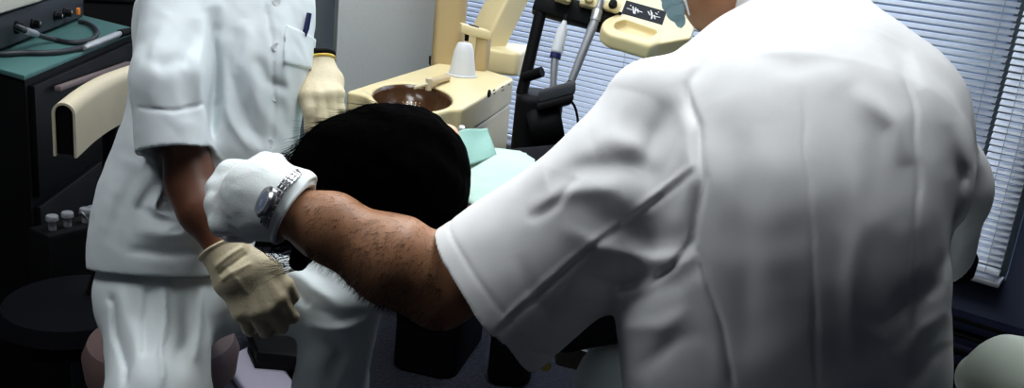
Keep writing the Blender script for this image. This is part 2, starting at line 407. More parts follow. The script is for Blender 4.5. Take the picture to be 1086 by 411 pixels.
# ============================================================ DESK, DEVICE
DZ = .90
dp = [atz(25.5, 80, DZ), atz(146, 30.5, DZ), atz(72, 12, DZ), atz(-60, 56, DZ)]
t = thing('side_counter', 'black cabinet counter with a teal top at the left edge', 'counter', (sum(dp)/4)*[1, 1, 0])
def polyz(pts): return [(p[0], p[1]) for p in pts]
mb = MB(); mb.prism(polyz(dp), DZ-.012, DZ, (1, 0, 0), (0, 1, 0), ZU, (0, 0, 0), 0, .003, 2); mb.build('worktop', M['teal'], t)
cen = sum(dp)/4
ins = [cen+(p-cen)*.985 for p in dp]
mb = MB(); mb.prism(polyz(ins), .06, DZ-.012, (1, 0, 0), (0, 1, 0), ZU, (0, 0, 0), 0, .004, 2); mb.build('carcass', M['black'], t)
ins2 = [cen+(p-cen)*.93 for p in dp]
mb = MB(); mb.prism(polyz(ins2), 0, .06, (1, 0, 0), (0, 1, 0), ZU, (0, 0, 0)); mb.build('plinth', M['black'], t)
fu = unit((dp[1]-dp[0])*[1, 1, 0]); fn = A_([fu[1], -fu[0], 0])
def on_plane(x, y, O, n):
    v = FW+(x-543)/FOC*RX-(y-205.5)/FOC*UY; return EO+v*(((A_(O)-EO)@n)/(v@n))
mb = MB(); FP = dp[0]*[1, 1, 0]+fn*-.004
for (a, b, z0, z1) in ((.02, .62, .10, .60), (.63, .99, .10, .60), (.02, .99, .62, .875)):
    d_ = MB(); d_.prism([(a, 0), (b, 0), (b, .016), (a, .016)], z0, z1, fu, fn, ZU, FP, 0, .004, 2)
    dr = d_.build('drawer' if z0 > .6 else 'door', M['blackg'], t)
    if z0 > .6:
        q0 = on_plane(61, 94, FP+fn*.03, fn); q1 = on_plane(136, 67.5, FP+fn*.03, fn); hm = MB(); hm.box((q0+q1)/2, q1-q0, fn, np.cross(unit(q1-q0), fn), np.linalg.norm(q1-q0), .014, .013, .003); hm.build('handle', M['mauve'], dr)
    else:
        hm = MB(); c = FP+fn*.03+fu*(b-.05)+ZU*.5; hm.tube([c-ZU*.05, c+ZU*.05], .005); hm.build('handle', M['dgrey'], dr)
# back black cabinet and pale wall board
pE = at(-20, 0, 3.0)*[1, 1, 0]; pF = at(200, 0, 3.3)*[1, 1, 0]
ztop = at(120, 9, 2.95)[2]
t = thing('low_cabinet', 'black low cabinet behind the teal counter', 'cabinet', (pE+pF)/2)
vert_panel('body', pE, pF, .35, 0, ztop-.015, M['black'], t, .004); vert_panel('top', pE+[-.005, -.01, 0], pF+[.005, -.01, 0], .37, ztop-.015, ztop, M['blackg'], t, .004)
# electrosurgery-like control box
q0 = atz(-40, 73, DZ)*[1, 1, 0]; q1 = atz(88, 20.5, DZ)*[1, 1, 0]; bu = unit(q1-q0); bn = A_([bu[1], -bu[0], 0]); bL = np.linalg.norm(q1-q0)
t = thing('control_box', 'grey instrument control box with black knobs and an orange switch on the teal counter', 'control box', (q0+q1)/2-bn*.1+ZU*DZ)
hh = on_plane(0, 13.6, q0, bn)[2]-DZ
mb = MB(); mb.prism([(0, 0), (bL, 0), (bL, -.2), (0, -.2)], DZ+.006, DZ+hh+.004, bu, bn, ZU, q0, 0, .005, 2); mb.build('housing', M['black'], t)
mb = MB(); mb.prism([(.006, 0), (bL-.006, 0), (bL-.006, .004), (.006, .004)], DZ+.012, DZ+hh-.006, bu, bn, ZU, q0, 0, .0015, 2); mb.build('front_panel', M['dgrey'], t)
lid1 = on_plane(46, 1, q0+bn*.02, bn)
mb = MB(); bl2 = (lid1-q0)@bu
mb.prism([(-.01, .02), (bl2, .02), (bl2, -.21), (-.01, -.21)], DZ+hh+.0042, DZ+hh+.10, bu, bn, ZU, q0, 0, .006, 3); o = mb.build('upper_case', M['devbox'], t)
def pz(x, y, off=0.004): return on_plane(x, y, q0+bn*off, bn)
for (x, y, r_) in ((34, 25.5, .0135), (58, 17, .011), (68, 13.6, .0135)):
    k = MB(); k.lathe([(0, 0), (r_*1.1, 0), (r_*1.05, .004), (r_*.8, .006), (r_*.75, .018), (r_*.6, .020), (0, .020)], pz(x, y), bn, 24); ko = k.build('knob', M['blackg'], t)
    k = MB(); k.box(pz(x, y)+bn*.0205+ZU*r_*.3, bu, bn, ZU, .002, .001, r_*.5, .0003); k.build('pointer_mark', M['white'], ko)
k = MB(); k.box((pz(82, 12)), bu, bn, ZU, .018, .012, .020, .003); k.build('rocker_switch', M['orange'], t)
k = MB(); k.lathe([(0, 0), (.016, 0), (.016, .004), (.011, .006), (.011, .014), (.006, .015), (0, .015)], pz(17, 29), bn, 24); k.build('socket', M['black'], t)
for j in range(4):
    k = MB(); c = A_(atz([10, 70, 60, 20][j], [50, 30, 12, 28][j], DZ)); c = q0+bu*[.02, bL-.02, bL-.02, .02][j]+bn*[-.02, -.02, -.18, -.18][j]+ZU*DZ; k.lathe([(0, 0), (.010, 0), (.010, .006), (0, .006)], c, ZU, 16); k.build('foot', M['black'], t)
# handpiece with hoses on the counter
t = thing('handpiece', 'steel handpiece with a looped grey hose lying on the teal counter', 'handpiece', atz(105, 46, DZ))
def cz(x, y, h=.008): return atz(x, y, DZ+h)
mb = MB(); mb.tube(smooth_path([pz(17, 29, .02), pz(26, 32.5, .05), cz(40, 37, .03), cz(58, 42), cz(78, 45), cz(96, 42), cz(103, 35), cz(100, 29), cz(92, 24.5), cz(84, 23)], 8), .0065, 12); mb.build('hose', M['dgrey'], t)
mb = MB(); mb.tube([pz(19, 29.5, .019), pz(27, 32.5, .052)], [.009, .0075], 14); mb.tube([pz(27, 32.5, .052), cz(38, 36, .034)], .0085, 14); mb.build('plug', M['steeld'], t)
mb = MB(); mb.tube(smooth_path([cz(-8, 57), cz(8, 57), cz(25, 56), cz(45, 56), cz(66, 54.5), cz(90, 50)], 8), .007, 12); mb.build('supply_hose', M['dgrey'], t)
mb = MB(); a, b = cz(89, 50.5, .010), cz(127, 35.5, .012); mb.tube([a, a+(b-a)*.1, a+(b-a)*.15, a+(b-a)*.9, b], [.006, .0075, .0088, .0088, .007], 18); mb.build('body', M['steel'], t)
mb = MB(); c = cz(146, 31, .012); mb.tube([b, b+(c-b)*.3, c], [.0105, .0105, .008], 16); mb.build('coupling', M['black'], t)

# ============================================================ CREAM CHAIR BEHIND ASSISTANT
P = smooth_path([at(67, 116, 1.64), at(90, 98, 1.72), at(116, 84, 1.80), at(150, 73, 1.88), at(185, 70, 1.95)], 8)
bc = P[len(P)//2]
t = thing('padded_chair', 'cream padded chair back with black core beside the teal counter', 'chair', bc*[1, 1, 0])
def arch(P, w, h, th, drop=0):
    V = []; F = []; n = 0
    for i, p in enumerate(P):
        tt = unit((P[min(i+1, len(P)-1)]-P[max(i-1, 0)])*[1, 1, 0]); s = np.cross(tt, ZU); prof = []
        for (ww, d0) in ((w, 0), (w-th, th)):
            pr = [(-ww, -h)]+[(-ww*math.cos(a), (ww)*math.sin(a)-w) for a in np.linspace(0, math.pi, 13)]+[(ww, -h)]
            prof.append(pr)
        ring = prof[0]+prof[1][::-1]; n = len(ring)
        V += [p+s*a+ZU*(b+.012) for a, b in ring]
    for i in range(len(P)-1):
        for k in range(n): j = (k+1) % n; F.append([i*n+k, i*n+j, (i+1)*n+j, (i+1)*n+k])
    m = n//2
    for base in (0, (len(P)-1)*n):
        for k in range(m-1): q = [base+k, base+k+1, base+n-2-k, base+n-1-k]; F.append(q if base else q[::-1])
    return V, F
V, F = arch(P, .0205, .098, .0045); mb = MB(); mb.add(V, F); bk = mb.build('backrest', M['vinyl'], t, True, 40)
core = MB(); V = []; F = []
for i, p in enumerate(P):
    tt = unit((P[min(i+1, len(P)-1)]-P[max(i-1, 0)])*[1, 1, 0]); s = np.cross(tt, ZU); pr = [(-.0155, -.094)]+[(-.0155*math.cos(a), .0155*math.sin(a)-.0205) for a in np.linspace(0, math.pi, 9)]+[(.0155, -.094)]
    V += [p+tt*(.004 if i == 0 else 0)+s*a+ZU*(b+.012) for a, b in pr]; n = len(pr)
for i in range(len(P)-1):
    for k in range(n): j = (k+1) % n; F.append([i*n+k, i*n+j, (i+1)*n+j, (i+1)*n+k])
F.append(list(range(n))[::-1]); F.append([(len(P)-1)*n+k for k in range(n)])
core.add(V, F); core.build('core', M['black'], t, True, 40)
sb = bc*[1, 1, 0]+A_([-.06, -.03, 0])
mb = MB(); mb.tube(smooth_path([bc-ZU*.07, bc*[1, 1, 0]+A_([-.02, .01, .62]), sb+ZU*.43]), .014, 12); mb.build('back_bracket', M['black'], t)
mb = MB(); mb.lathe([(0, .43), (.13, .43), (.15, .44), (.155, .47), (.14, .50), (.10, .51), (0, .512)], sb, ZU, 40); mb.build('seat', M['dark'], t)
mb = MB(); mb.lathe([(0, .06), (.03, .06), (.028, .25), (.02, .25), (.02, .43), (0, .43)], sb, ZU, 20); mb.build('column', M['dgrey'], t)
for k in range(5):
    a = k*2*math.pi/5+.3; d = A_([math.cos(a), math.sin(a), 0]); mb = MB(); mb.tube([sb+ZU*.09, sb+d*.09+ZU*.085, sb+d*.15+ZU*.065], [.022, .018, .013], 12); lg = mb.build('leg', M['black'], t)
    mb = MB(); s = np.cross(d, ZU); c = sb+d*.15+ZU*.027; mb.lathe([(0, -.012), (.022, -.012), (.027, -.008), (.027, .008), (.022, .012), (0, .012)], c, s, 24); mb.build('caster', M['blackg'], lg)
# small cart with glinting knobs and pedal below
t = thing('foot_control_hub', 'black service box with small steel knobs in the shadow below the cream chair back', 'service box', at(80, 215, 2.03)*[1, 1, 0])
o1 = at(50, 222, 2.0); o2 = at(112, 190, 2.1); bu2 = unit((o2-o1)*[1, 1, 0]); bn2 = A_([bu2[1], -bu2[0], 0]); LL = np.linalg.norm((o2-o1)[:2])
mb = MB(); zt = o1[2]-.06
mb.prism([(0, 0), (LL, 0), (LL, -.08), (0, -.08)], 0, zt, bu2, bn2, ZU, o1*[1, 1, 0], 0, .01, 2); mb.build('housing', M['black'], t)
for (x, y) in ((63, 218), (79, 209), (98, 193), (106, 190)):
    c = on_plane(x, y, o1+bn2*.0, bn2); zc = zt; mb = MB(); c = o1*[1, 1, 0]+bu2*((c-o1)@bu2)+ZU*zt-bn2*.03; mb.lathe([(0, 0), (.008, 0), (.008, .02), (.013, .022), (.013, .03), (.011, .033), (0, .033)], c, ZU, 20); mb.build('knob', M['steeld'], t)
t = thing('pump_box', 'beige pump box coloured dark for shade, with a thin curved hose behind the seated assistant', 'pump box', at(80, 290, 2.12)*[1, 1, 0])
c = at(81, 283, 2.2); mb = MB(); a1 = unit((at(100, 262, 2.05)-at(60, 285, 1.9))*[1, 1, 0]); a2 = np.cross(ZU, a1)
mb.box(c*[1, 1, 0]+ZU*(c[2]-.02), a1, a2, ZU, .08, .08, .09, .01); mb.build('housing', M['shaded_beige'], t); mb = MB(); mb.box(c*[1, 1, 0]+ZU*((c[2]-.02)/2), a1, a2, ZU, .07, .06, c[2]-.02, .01); mb.build('stand', M['black'], t)
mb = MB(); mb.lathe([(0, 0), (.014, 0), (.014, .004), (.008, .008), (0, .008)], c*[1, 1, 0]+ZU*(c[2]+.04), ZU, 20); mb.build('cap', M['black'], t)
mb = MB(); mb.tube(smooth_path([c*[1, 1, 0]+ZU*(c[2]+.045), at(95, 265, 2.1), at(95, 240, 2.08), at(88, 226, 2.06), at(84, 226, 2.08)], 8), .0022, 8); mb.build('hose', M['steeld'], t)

# ============================================================ SPITTOON UNIT
SZ = .85
DA, DB, DC, DD = atz(366, 97, SZ), atz(480, 62, SZ), atz(546, 83, SZ), atz(489, 116, SZ)
bcn = A_([-.283, 2.405, SZ]); bdir = unit(A_([-.046, .355, 0])); bsd = A_([bdir[1], -bdir[0], 0]); ba, bb = .104, .178
def ellxy(P, c, u, v, a, b):
    q = P-A_(c, np.float32); x = q@u.astype(np.float32)/a; y = q@v.astype(np.float32)/b; return (np.sqrt(x*x+y*y)-1)*min(a, b)
def poly2(P, pts):
    d = None; c = sum(pts)/len(pts)
    for i in range(len(pts)):
        a, b = pts[i], pts[(i+1) % len(pts)]; e = (b-a)*[1, 1, 0]; n = unit(A_([e[1], -e[0], 0]))
        if (c-a)@n > 0: n = -n
        s = plane(P, a, n); d = s if d is None else -smin(-d, -s, .02)
    return d
t = thing('spittoon_unit', 'cream dental spittoon unit with an oval brown bowl beside the grey partition', 'spittoon unit', bcn*[1, 1, 0])
def f_deck(P):
    zt = plane(P, (0, 0, SZ), ZU)
    d = poly2(P, [DA, DB, DC, DD]); d1 = np.maximum(d, -plane(P, (0, 0, SZ-.075), ZU))
    d2 = np.maximum(ellxy(P, bcn, bsd, bdir, ba+.013, bb+.02), -plane(P, (0, 0, SZ-.13), ZU))
    d = -smin(-smin(d1, d2, .03), -zt, .008)
    return np.maximum(d, -ell(P, bcn, (ba, bb, .10), (bsd, bdir, ZU)))
lo, hi = bounds([DA, DB, DC, DD, bcn-bdir*.22], .03); lo[2] = SZ-.15; hi[2] = SZ+.02
sdf_obj('deck', f_deck, lo, hi, .004, M['cream'], t)
mb = MB(); pr = [(1.0*math.cos(a), -.098*math.sin(a)) for a in np.linspace(0.0, math.pi/2, 14)]
V = []; F = []; n = 48
for r_, h in pr:
    for k in range(n): a = 2*math.pi*k/n; V.append(bcn+bsd*(ba-.0006)*r_*math.cos(a)+bdir*(bb-.0006)*r_*math.sin(a)+ZU*(h-.0045))
for i in range(len(pr)-1):
    for k in range(n): j = (k+1) % n; F.append([i*n+j, i*n+k, (i+1)*n+k, (i+1)*n+j])
mb.add(V, F); bo = mb.build('bowl', M['bowl'], t, True, 60); s_ = bo.modifiers.new('s', 'SOLIDIFY'); s_.thickness = .002; s_.offset = -1
mb = MB(); mb.lathe([(0, .002), (.014, .002), (.016, 0), (.018, -.001)], bcn-ZU*.1, ZU, 24); mb.build('drain', M['steeld'], t)
# lower body & drawer
fuu = unit((DC-DD)*[1, 1, 0]); fnn = A_([fuu[1], -fuu[0], 0]); fl = np.linalg.norm((DC-DD)[:2])
mb = MB(); mb.prism([(.005, -.004), (fl-.005, -.004), (fl-.005, -.20), (.005, -.14)], .62, SZ-.08, fuu, fnn, ZU, DD*[1, 1, 0], 0, .008, 3); dr = mb.build('lower_housing', M['cream'], t)
c = (bcn+DC)/2*[1, 1, 0]+A_([-.02, .05, 0]); mb = MB(); mb.prism(rrect(.20, .34, .05), 0.0, .74, fnn, fuu, ZU, c, 0, .01, 3); mb.build('pedestal', M['dark'], t)
def onf(x, y, off=.002): return on_plane(x, y, DD+fnn*off, fnn)
mb = MB(); mb.lathe([(0, 0), (.011, 0), (.011, .003), (.009, .005), (0, .005)], onf(518, 99), fnn, 20); mb.build('button', M['black'], t)
for (x, y, w_, h_) in ((524, 95.5, .020, .004), (524.5, 99, .018, .003), (533, 92, .022, .004), (533.5, 95.5, .02, .003), (540, 89.5, .012, .004)): mb = MB(); mb.box(onf(x, y), fuu, fnn, ZU, w_, .001, h_, .0002); mb.build('printed_mark', M['black'], t)
pass
mb = MB(); c = at(487, 137, 2.28); mb.lathe([(0, 0), (.010, 0), (.012, .006), (.010, .014), (0, .016)], c, fnn, 20); mb.build('chrome_knob', M['steel'], t)
# water spout over bowl
zb = SZ+.002
w1 = atz(459, 84, SZ+.03); wt = atz(455, 87, SZ+.05)
mb = MB(); e0 = atz(474, 82, SZ+.012); mb.tube([atz(474, 86, SZ-.002), e0], .009, 14); mb.tube([e0, atz(455, 87, SZ+.02)], [.011, .009], 14); mb.build('spout_arm', M['tan'], t)
mb = MB(); a = atz(455, 87, SZ+.02); mb.tube([a+ZU*.010, a-ZU*.022], [.010, .008], 14); mb.tube([a-ZU*.004, atz(439, 93, SZ+.008)], [.0055, .004], 12); mb.build('water_spout', M['vinyl'], t)
# column behind
c0 = at(474, 66, 3.02); cb = c0*[1, 1, 0]
mb = MB(); mb.prism(rrect(.095, .12, .02), 0, 2.3, RX*[1, 1, 0], FW*[1, 1, 0]/np.linalg.norm(FW[:2]), ZU, cb, 0, .01, 2); mb.build('column', M['tan'], t)
# base block and diagonal lamp arm
k0 = at(534, 66, 3.15); mb = MB(); mb.prism(rrect(.155, .22, .02), SZ-.03, k0[2]+.055, fnn, fuu, ZU, k0*[1, 1, 0], 0, .012, 3); mb.build('arm_base', M['cream'], t)
a0 = at(509, 58, 3.12); a1 = at(563, -50, 3.17); d_ = unit(a1-a0); s_ = unit(np.cross(d_, FW)); w_ = np.cross(s_, d_)
mb = MB(); rot = math.radians(38); s2 = s_*math.cos(rot)+w_*math.sin(rot); w2 = -s_*math.sin(rot)+w_*math.cos(rot)
mb.prism(rrect(.095, .10, .012), -.02, .62, s2, w2, d_, a0, 0, .01, 2); mb.build('lamp_arm', M['cream'], t)
# cup filler and cup
t2 = thing('cup_filler', 'cream cup filler post with an overhanging spout on the spittoon deck', 'cup filler', at(511, 76, 2.75))
f0 = atz(510, 74, SZ); f1 = at(519, 36, np.dot(f0-EO, FW)-.03); f1 = f0+ZU*(.118)
mb = MB(); mb.prism(rrect(.040, .045, .008), 0, .118, fnn, fuu, ZU, f0, 0, .004, 2); mb.build('post', M['tan'], t2)
dpt = np.dot(f1-EO, FW)
h0 = at(519, 37.5, dpt); h1 = at(488, 29, dpt-.03); mb = MB(); mb.box((h0+h1)/2, h1-h0, np.cross(ZU, unit(h1-h0)), ZU, np.linalg.norm(h1-h0), .045, .028, .006); mb.build('head', M['cream'], t2)
mb = MB(); q = h0+(h1-h0)*.75; mb.tube([q-ZU*.012, q-ZU*.035], [.007, .006], 14); mb.build('nozzle', M['black'], t2)
mb = MB(); q = h0+(h1-h0)*.55+ZU*.014; mb.box(q+ZU*.002, h1-h0, np.cross(ZU, unit(h1-h0)), ZU, .03, .02, .004, .001); mb.build('lever', M['dgrey'], t2)
cu = atz(490, 80, SZ); t3 = thing('plastic_cup', 'white plastic cup standing upside down on the spittoon unit', 'cup', cu)
mb = MB(); mb.lathe([(.043, 0.001), (.044, .004), (.0405, .006), (.036, .030), (.0355, .032), (.029, .074), (.0215, .094), (.018, .097), (0, .098)], cu, ZU, 40); mb.build('shell', M['cup'], t3)
mb = MB(); mb.lathe([(.0400, 0.001), (.046, .001), (.047, .003), (.046, .005), (.040, .0055)], cu, ZU, 40); mb.build('rim', M['cup'], t3)
# small black fitting by partition
t = thing('wall_bracket', 'small black bracket between the partition and the spittoon column', 'bracket', at(461, 67, 3.12))
mb = MB(); c = at(461, 66, 3.16); mb.box(c, RX, FW, UY, .03, .10, .03, .004); mb.build('body', M['black'], t); mb = MB(); mb.tube([c, c+FW*.08], .006); mb.build('pin', M['dgrey'], t)

# ============================================================ DELIVERY UNIT
dd = 2.55
t = thing('delivery_unit', 'black dental instrument carrier with cream control tray in front of the blind', 'instrument carrier', at(575, 180, 2.7)*[1, 1, 0])
O_ = at(664, 1, dd+.05); uu = at(707, 13, dd+.03)-O_; vv = at(658.5, 15.5, dd-.04)-O_; nn = unit(np.cross(vv, uu)); 
if nn@FW > 0: nn = -nn
tu = unit(uu); tv = np.cross(nn, tu); tv = tv if tv@vv > 0 else -tv
def pp(x, y): q = on_plane(x, y, O_, nn)-O_; return (q@tu, q@tv)
PO = [(646, -22), (734, -2), (724, 22), (703, 42), (697, 47), (688, 49), (645, 36), (638, 31), (638, 25), (643, 20), (656, 15)]
mb = MB(); 
# tray with recess, by distance field
O32 = O_.astype(np.float32)
def f_tray(P):
    q = P-O32; a = q@tu.astype(np.float32); b = q@tv.astype(np.float32); h = q@nn.astype(np.float32)
    def poly(pts, r):
        pts = A_([pp(*p) for p in pts]); c = pts.mean(0); d = None
        for i in range(len(pts)):
            e = pts[(i+1) % len(pts)]-pts[i]; n = unit([e[1], -e[0]]); 
            if (c-pts[i])@n > 0: n = -n
            s = (a-pts[i][0])*n[0]+(b-pts[i][1])*n[1]; d = s if d is None else -smin(-d, -s, r)
        return d
    lobe = poly([(657, 14), (640, 21), (637, 29), (646, 37), (690, 50), (700, 46), (706, 28)], .012)
    body = poly([(653, -20), (745, 4), (733, 40), (694, 47), (657, 16)], .006)
    slabd = np.maximum(h-.0, -h-.045); lobe = -smin(-lobe, -np.maximum(h-.004, -h-.038), .012); body = -smin(-body, -np.maximum(h, -h-.052), .006)
    rec = poly([(653, 24), (650, 30), (655, 34), (686, 42), (696, 38), (698, 34), (664, 22)], .012)
    rec = -smin(-rec, -(-h-.018), .01)
    return np.maximum(smin(lobe, body, .004), -rec)
lo, hi = bounds([at(630, -25, dd-.15), at(750, 60, dd+.15), at(750, -25, dd+.15), at(630, 60, dd-.15)], .03)
sdf_obj('control_tray', f_tray, lo, hi, .002, M['cream'], t)
mb = MB(); pl = [pp(664, 1), pp(707, 13), pp(702, 27.5), pp(658.5, 15.5)]; mb.prism(pl, .0002, .0022, tu, tv, nn, O_, 0, .0005, 1); pn = mb.build('button_panel', M['black'], t)
mb = MB()
def stroke(x0, y0, x1, y1, w=.003):
    a = A_(pp(x0, y0)); b = A_(pp(x1, y1)); e = unit(b-a); n = A_([-e[1], e[0]])*w/2; mb.prism([a-n, b-n, b+n, a+n], .0021, .0032, tu, tv, nn, O_)
for s in ((664.5, 9.5, 670, 11.5), (671, 8, 671.8, 15), (674, 9, 673, 15.5), (674, 11.5, 681, 14), (676, 10.5, 676.5, 14.5), (687, 13, 689, 17), (690, 12, 691.5, 20), (691.5, 14.5, 690.5, 21), (691, 17.5, 700, 19.5), (695, 14.5, 697, 16.5), (693.5, 17, 694.5, 21)): stroke(*s)
stroke(668, 6.5, 669.3, 6.9); stroke(697.5, 13.6, 698.6, 14)
mb.build('white_symbols', M['white'], pn)
# black holder rail with cream instrument rests
pr0 = at(567, 2, dd+.02); pr1 = at(655, 26, dd-.02)
mb = MB(); d_ = unit(pr1-pr0); mb.box((pr0+pr1)/2-unit(np.cross(d_, FW))*0, d_, FW, np.cross(d_, FW), np.linalg.norm(pr1-pr0), .07, .058, .006); mb.build('holder_rail', M['black'], t)
for (x, y) in ((598, -4), (624, 2), (649, 7)):
    mb = MB(); c = at(x, y, dd-.045); mb.box(c, d_, FW, np.cross(d_, FW), .045, .05, .034, .009); ho = mb.build('instrument_rest', M['cream'], t)
    mb = MB(); mb.lathe([(0, 0), (.012, 0), (.010, .012), (0, .014)], c-FW*.024, -FW+UY*.3, 18); mb.build('socket', M['tan'] if x < 640 else M['black'], ho)
# post, mounting body
mb = MB(); mb.tube([at(576, 2, dd), at(566, 45, dd), at(553, 100, dd+.01)], [.017, .016, .016], 16); mb.build('support_post', M['black'], t)
mb = MB(); z0 = at(568, 190, dd)
c = at(566, 96, dd+.05); zt = c[2]
mb.prism(rrect(.13, .16, .04), .0, zt, RX*[1, 1, 0], A_([0, 1., 0]), ZU, at(567, 150, dd+.08)*[1, 1, 0], 0, .02, 3); mb.build('mount_body', M['black'], t)
mb = MB(); mb.tube([at(556, 82, dd), at(575, 76, dd-.03)], [.015, .014], 16); mb.build('clamp', M['black'], t)
mb = MB(); c = at(590, 99, dd-.03); mb.box(c, at(612, 93, dd)-at(575, 103, dd), FW, UY, .10, .10, .036, .008); mb.build('lower_bracket', M['dgrey'], t)
mb = MB(); mb.box(at(588, 110, dd-.03), at(612, 105, dd)-at(575, 115, dd), FW, UY, .10, .10, .022, .008); mb.build('lower_tray', M['black'], t)
mb = MB(); c = at(578, 133, dd); mb.lathe([(0, -.045), (.045, -.045), (.055, -.03), (.055, .03), (.045, .045), (0, .045)], c, unit(RX+UY*.2), 28); mb.build('hose_drum', M['black'], t)
mb = MB(); mb.tube(smooth_path([at(603, 104, dd-.03), at(609, 112, dd-.03), at(612, 122, dd-.03), at(613, 133, dd-.03), at(612, 150, dd-.02), at(604, 175, dd)], 8), .0035, 10); mb.build('cable', M['black'], t)
g = 'dental instruments in the carrier'
def instrument(name, label, pts, radii, mats, names, grp=g):
    o = thing(name, label, 'dental instrument', pts[0], grp)
    for k, (nm, m) in enumerate(zip(names, mats)):
        q = MB(); a, b = pts[k], pts[k+1]; q.tube([a, a+(b-a)*.05, a+(b-a)*.9, b], [radii[k][0]*.85, radii[k][0], radii[k][1], radii[k][1]*.9], 18); q.build(nm, m, o)
    return o
d2 = dd-.06
instrument('turbine_handpiece', 'white and steel dental handpiece with a navy collar hanging in the carrier', [at(586, 100, d2), at(588.5, 62, d2), at(590, 56, d2), at(597, 30, d2), at(599, 22, d2), at(601, 15, d2)],
           [(.008, .011), (.015, .015), (.016, .014), (.009, .006), (.006, .006)], [M['steeld'], M['navyp'], M['cup'], M['cup'], M['black']], ['tail', 'collar', 'barrel', 'nose', 'tip'])
instrument('suction_tube', 'slanted brushed steel suction tube in front of the blind', [at(601, 92, d2), at(606, 86, d2), at(631, 22, d2), at(634, 10, d2), at(638, -8, d2)],
           [(.009, .009), (.0105, .0125), (.014, .014), (.012, .010)], [M['dgrey'], M['steeld'], M['steel'], M['steeld']], ['socket', 'tube', 'sleeve', 'tip'])
instrument('slim_syringe', 'thin steel syringe standing behind the white and steel handpiece', [at(584, 98, d2+.05), at(590, 62, d2+.05), at(593, 45, d2+.05)], [(.006, .006), (.005, .004)], [M['steeld'], M['steel']], ['body', 'tip'])

# ============================================================ RIGHT FRONT STOOL BACK
dS = 1.15
c = at(1085, 462, dS)
t = thing('operator_stool', 'pale green cream stool backrest at the lower right corner', 'stool', c*[1, 1, 0]+A_([0, .25, 0]))
def f_sb(P):
    d = chain(P, [(at(1044, 402, dS+.05), (.032, .034)), (at(1070, 405, dS), (.045, .034)), (at(1120, 420, dS-.05), (.05, .036)), (at(1170, 432, dS-.04), (.045, .034))], .04, UY)
    return d
lo, hi = bounds([at(1040, 380, dS), at(1190, 450, dS)], .13)
d = sdf_obj('backrest', f_sb, lo, hi, .004, M['vinyl2'], t)
mb = MB(); b0 = at(1120, 430, dS-.04); sc = b0*[1, 1, 0]+A_([.12, .22, 0]); mb.tube(smooth_path([b0, b0+A_([0, -.03, -.12]), sc+ZU*.47, sc+ZU*.46+A_([0, .1, 0])]), .013, 12); mb.build('back_bracket', M['black'], t)
mb = MB(); mb.lathe([(0, .44), (.17, .44), (.19, .45), (.195, .49), (.18, .52), (.12, .53), (0, .532)], sc, ZU, 40); mb.build('seat', M['vinyl2'], t)
mb = MB(); mb.lathe([(0, .06), (.03, .06), (.028, .25), (.02, .25), (.02, .44), (0, .44)], sc, ZU, 20); mb.build('column', M['dgrey'], t)
for k in range(5):
    a = k*2*math.pi/5; d = A_([math.cos(a), math.sin(a), 0]); mb = MB(); mb.tube([sc+ZU*.09, sc+d*.14+ZU*.085, sc+d*.24+ZU*.065], [.022, .018, .013], 12); lg = mb.build('leg', M['black'], t)
    mb = MB(); s = np.cross(d, ZU); cc = sc+d*.24+ZU*.027; mb.lathe([(0, -.012), (.022, -.012), (.027, -.008), (.027, .008), (.022, .012), (0, .012)], cc, s, 24); mb.build('caster', M['blackg'], lg)
# dark radiator cabinet under the window
t = thing('radiator_cover', 'dark navy radiator cover below the window at the right', 'radiator cover', rm(aR-.35, WN-.1, 0))
mb = MB(); wbox(mb, aR-1.6, aR+.5, .02, ZS-.22, WN-.16, WN-.001, .01); mb.build('case', M['navy'], t)
mb = MB()
for k in range(5): wbox(mb, aR-1.55, aR+.45, .06+k*.05, .075+k*.05, WN-.166, WN-.16, .002)
mb.build('grille', M['black'], t)
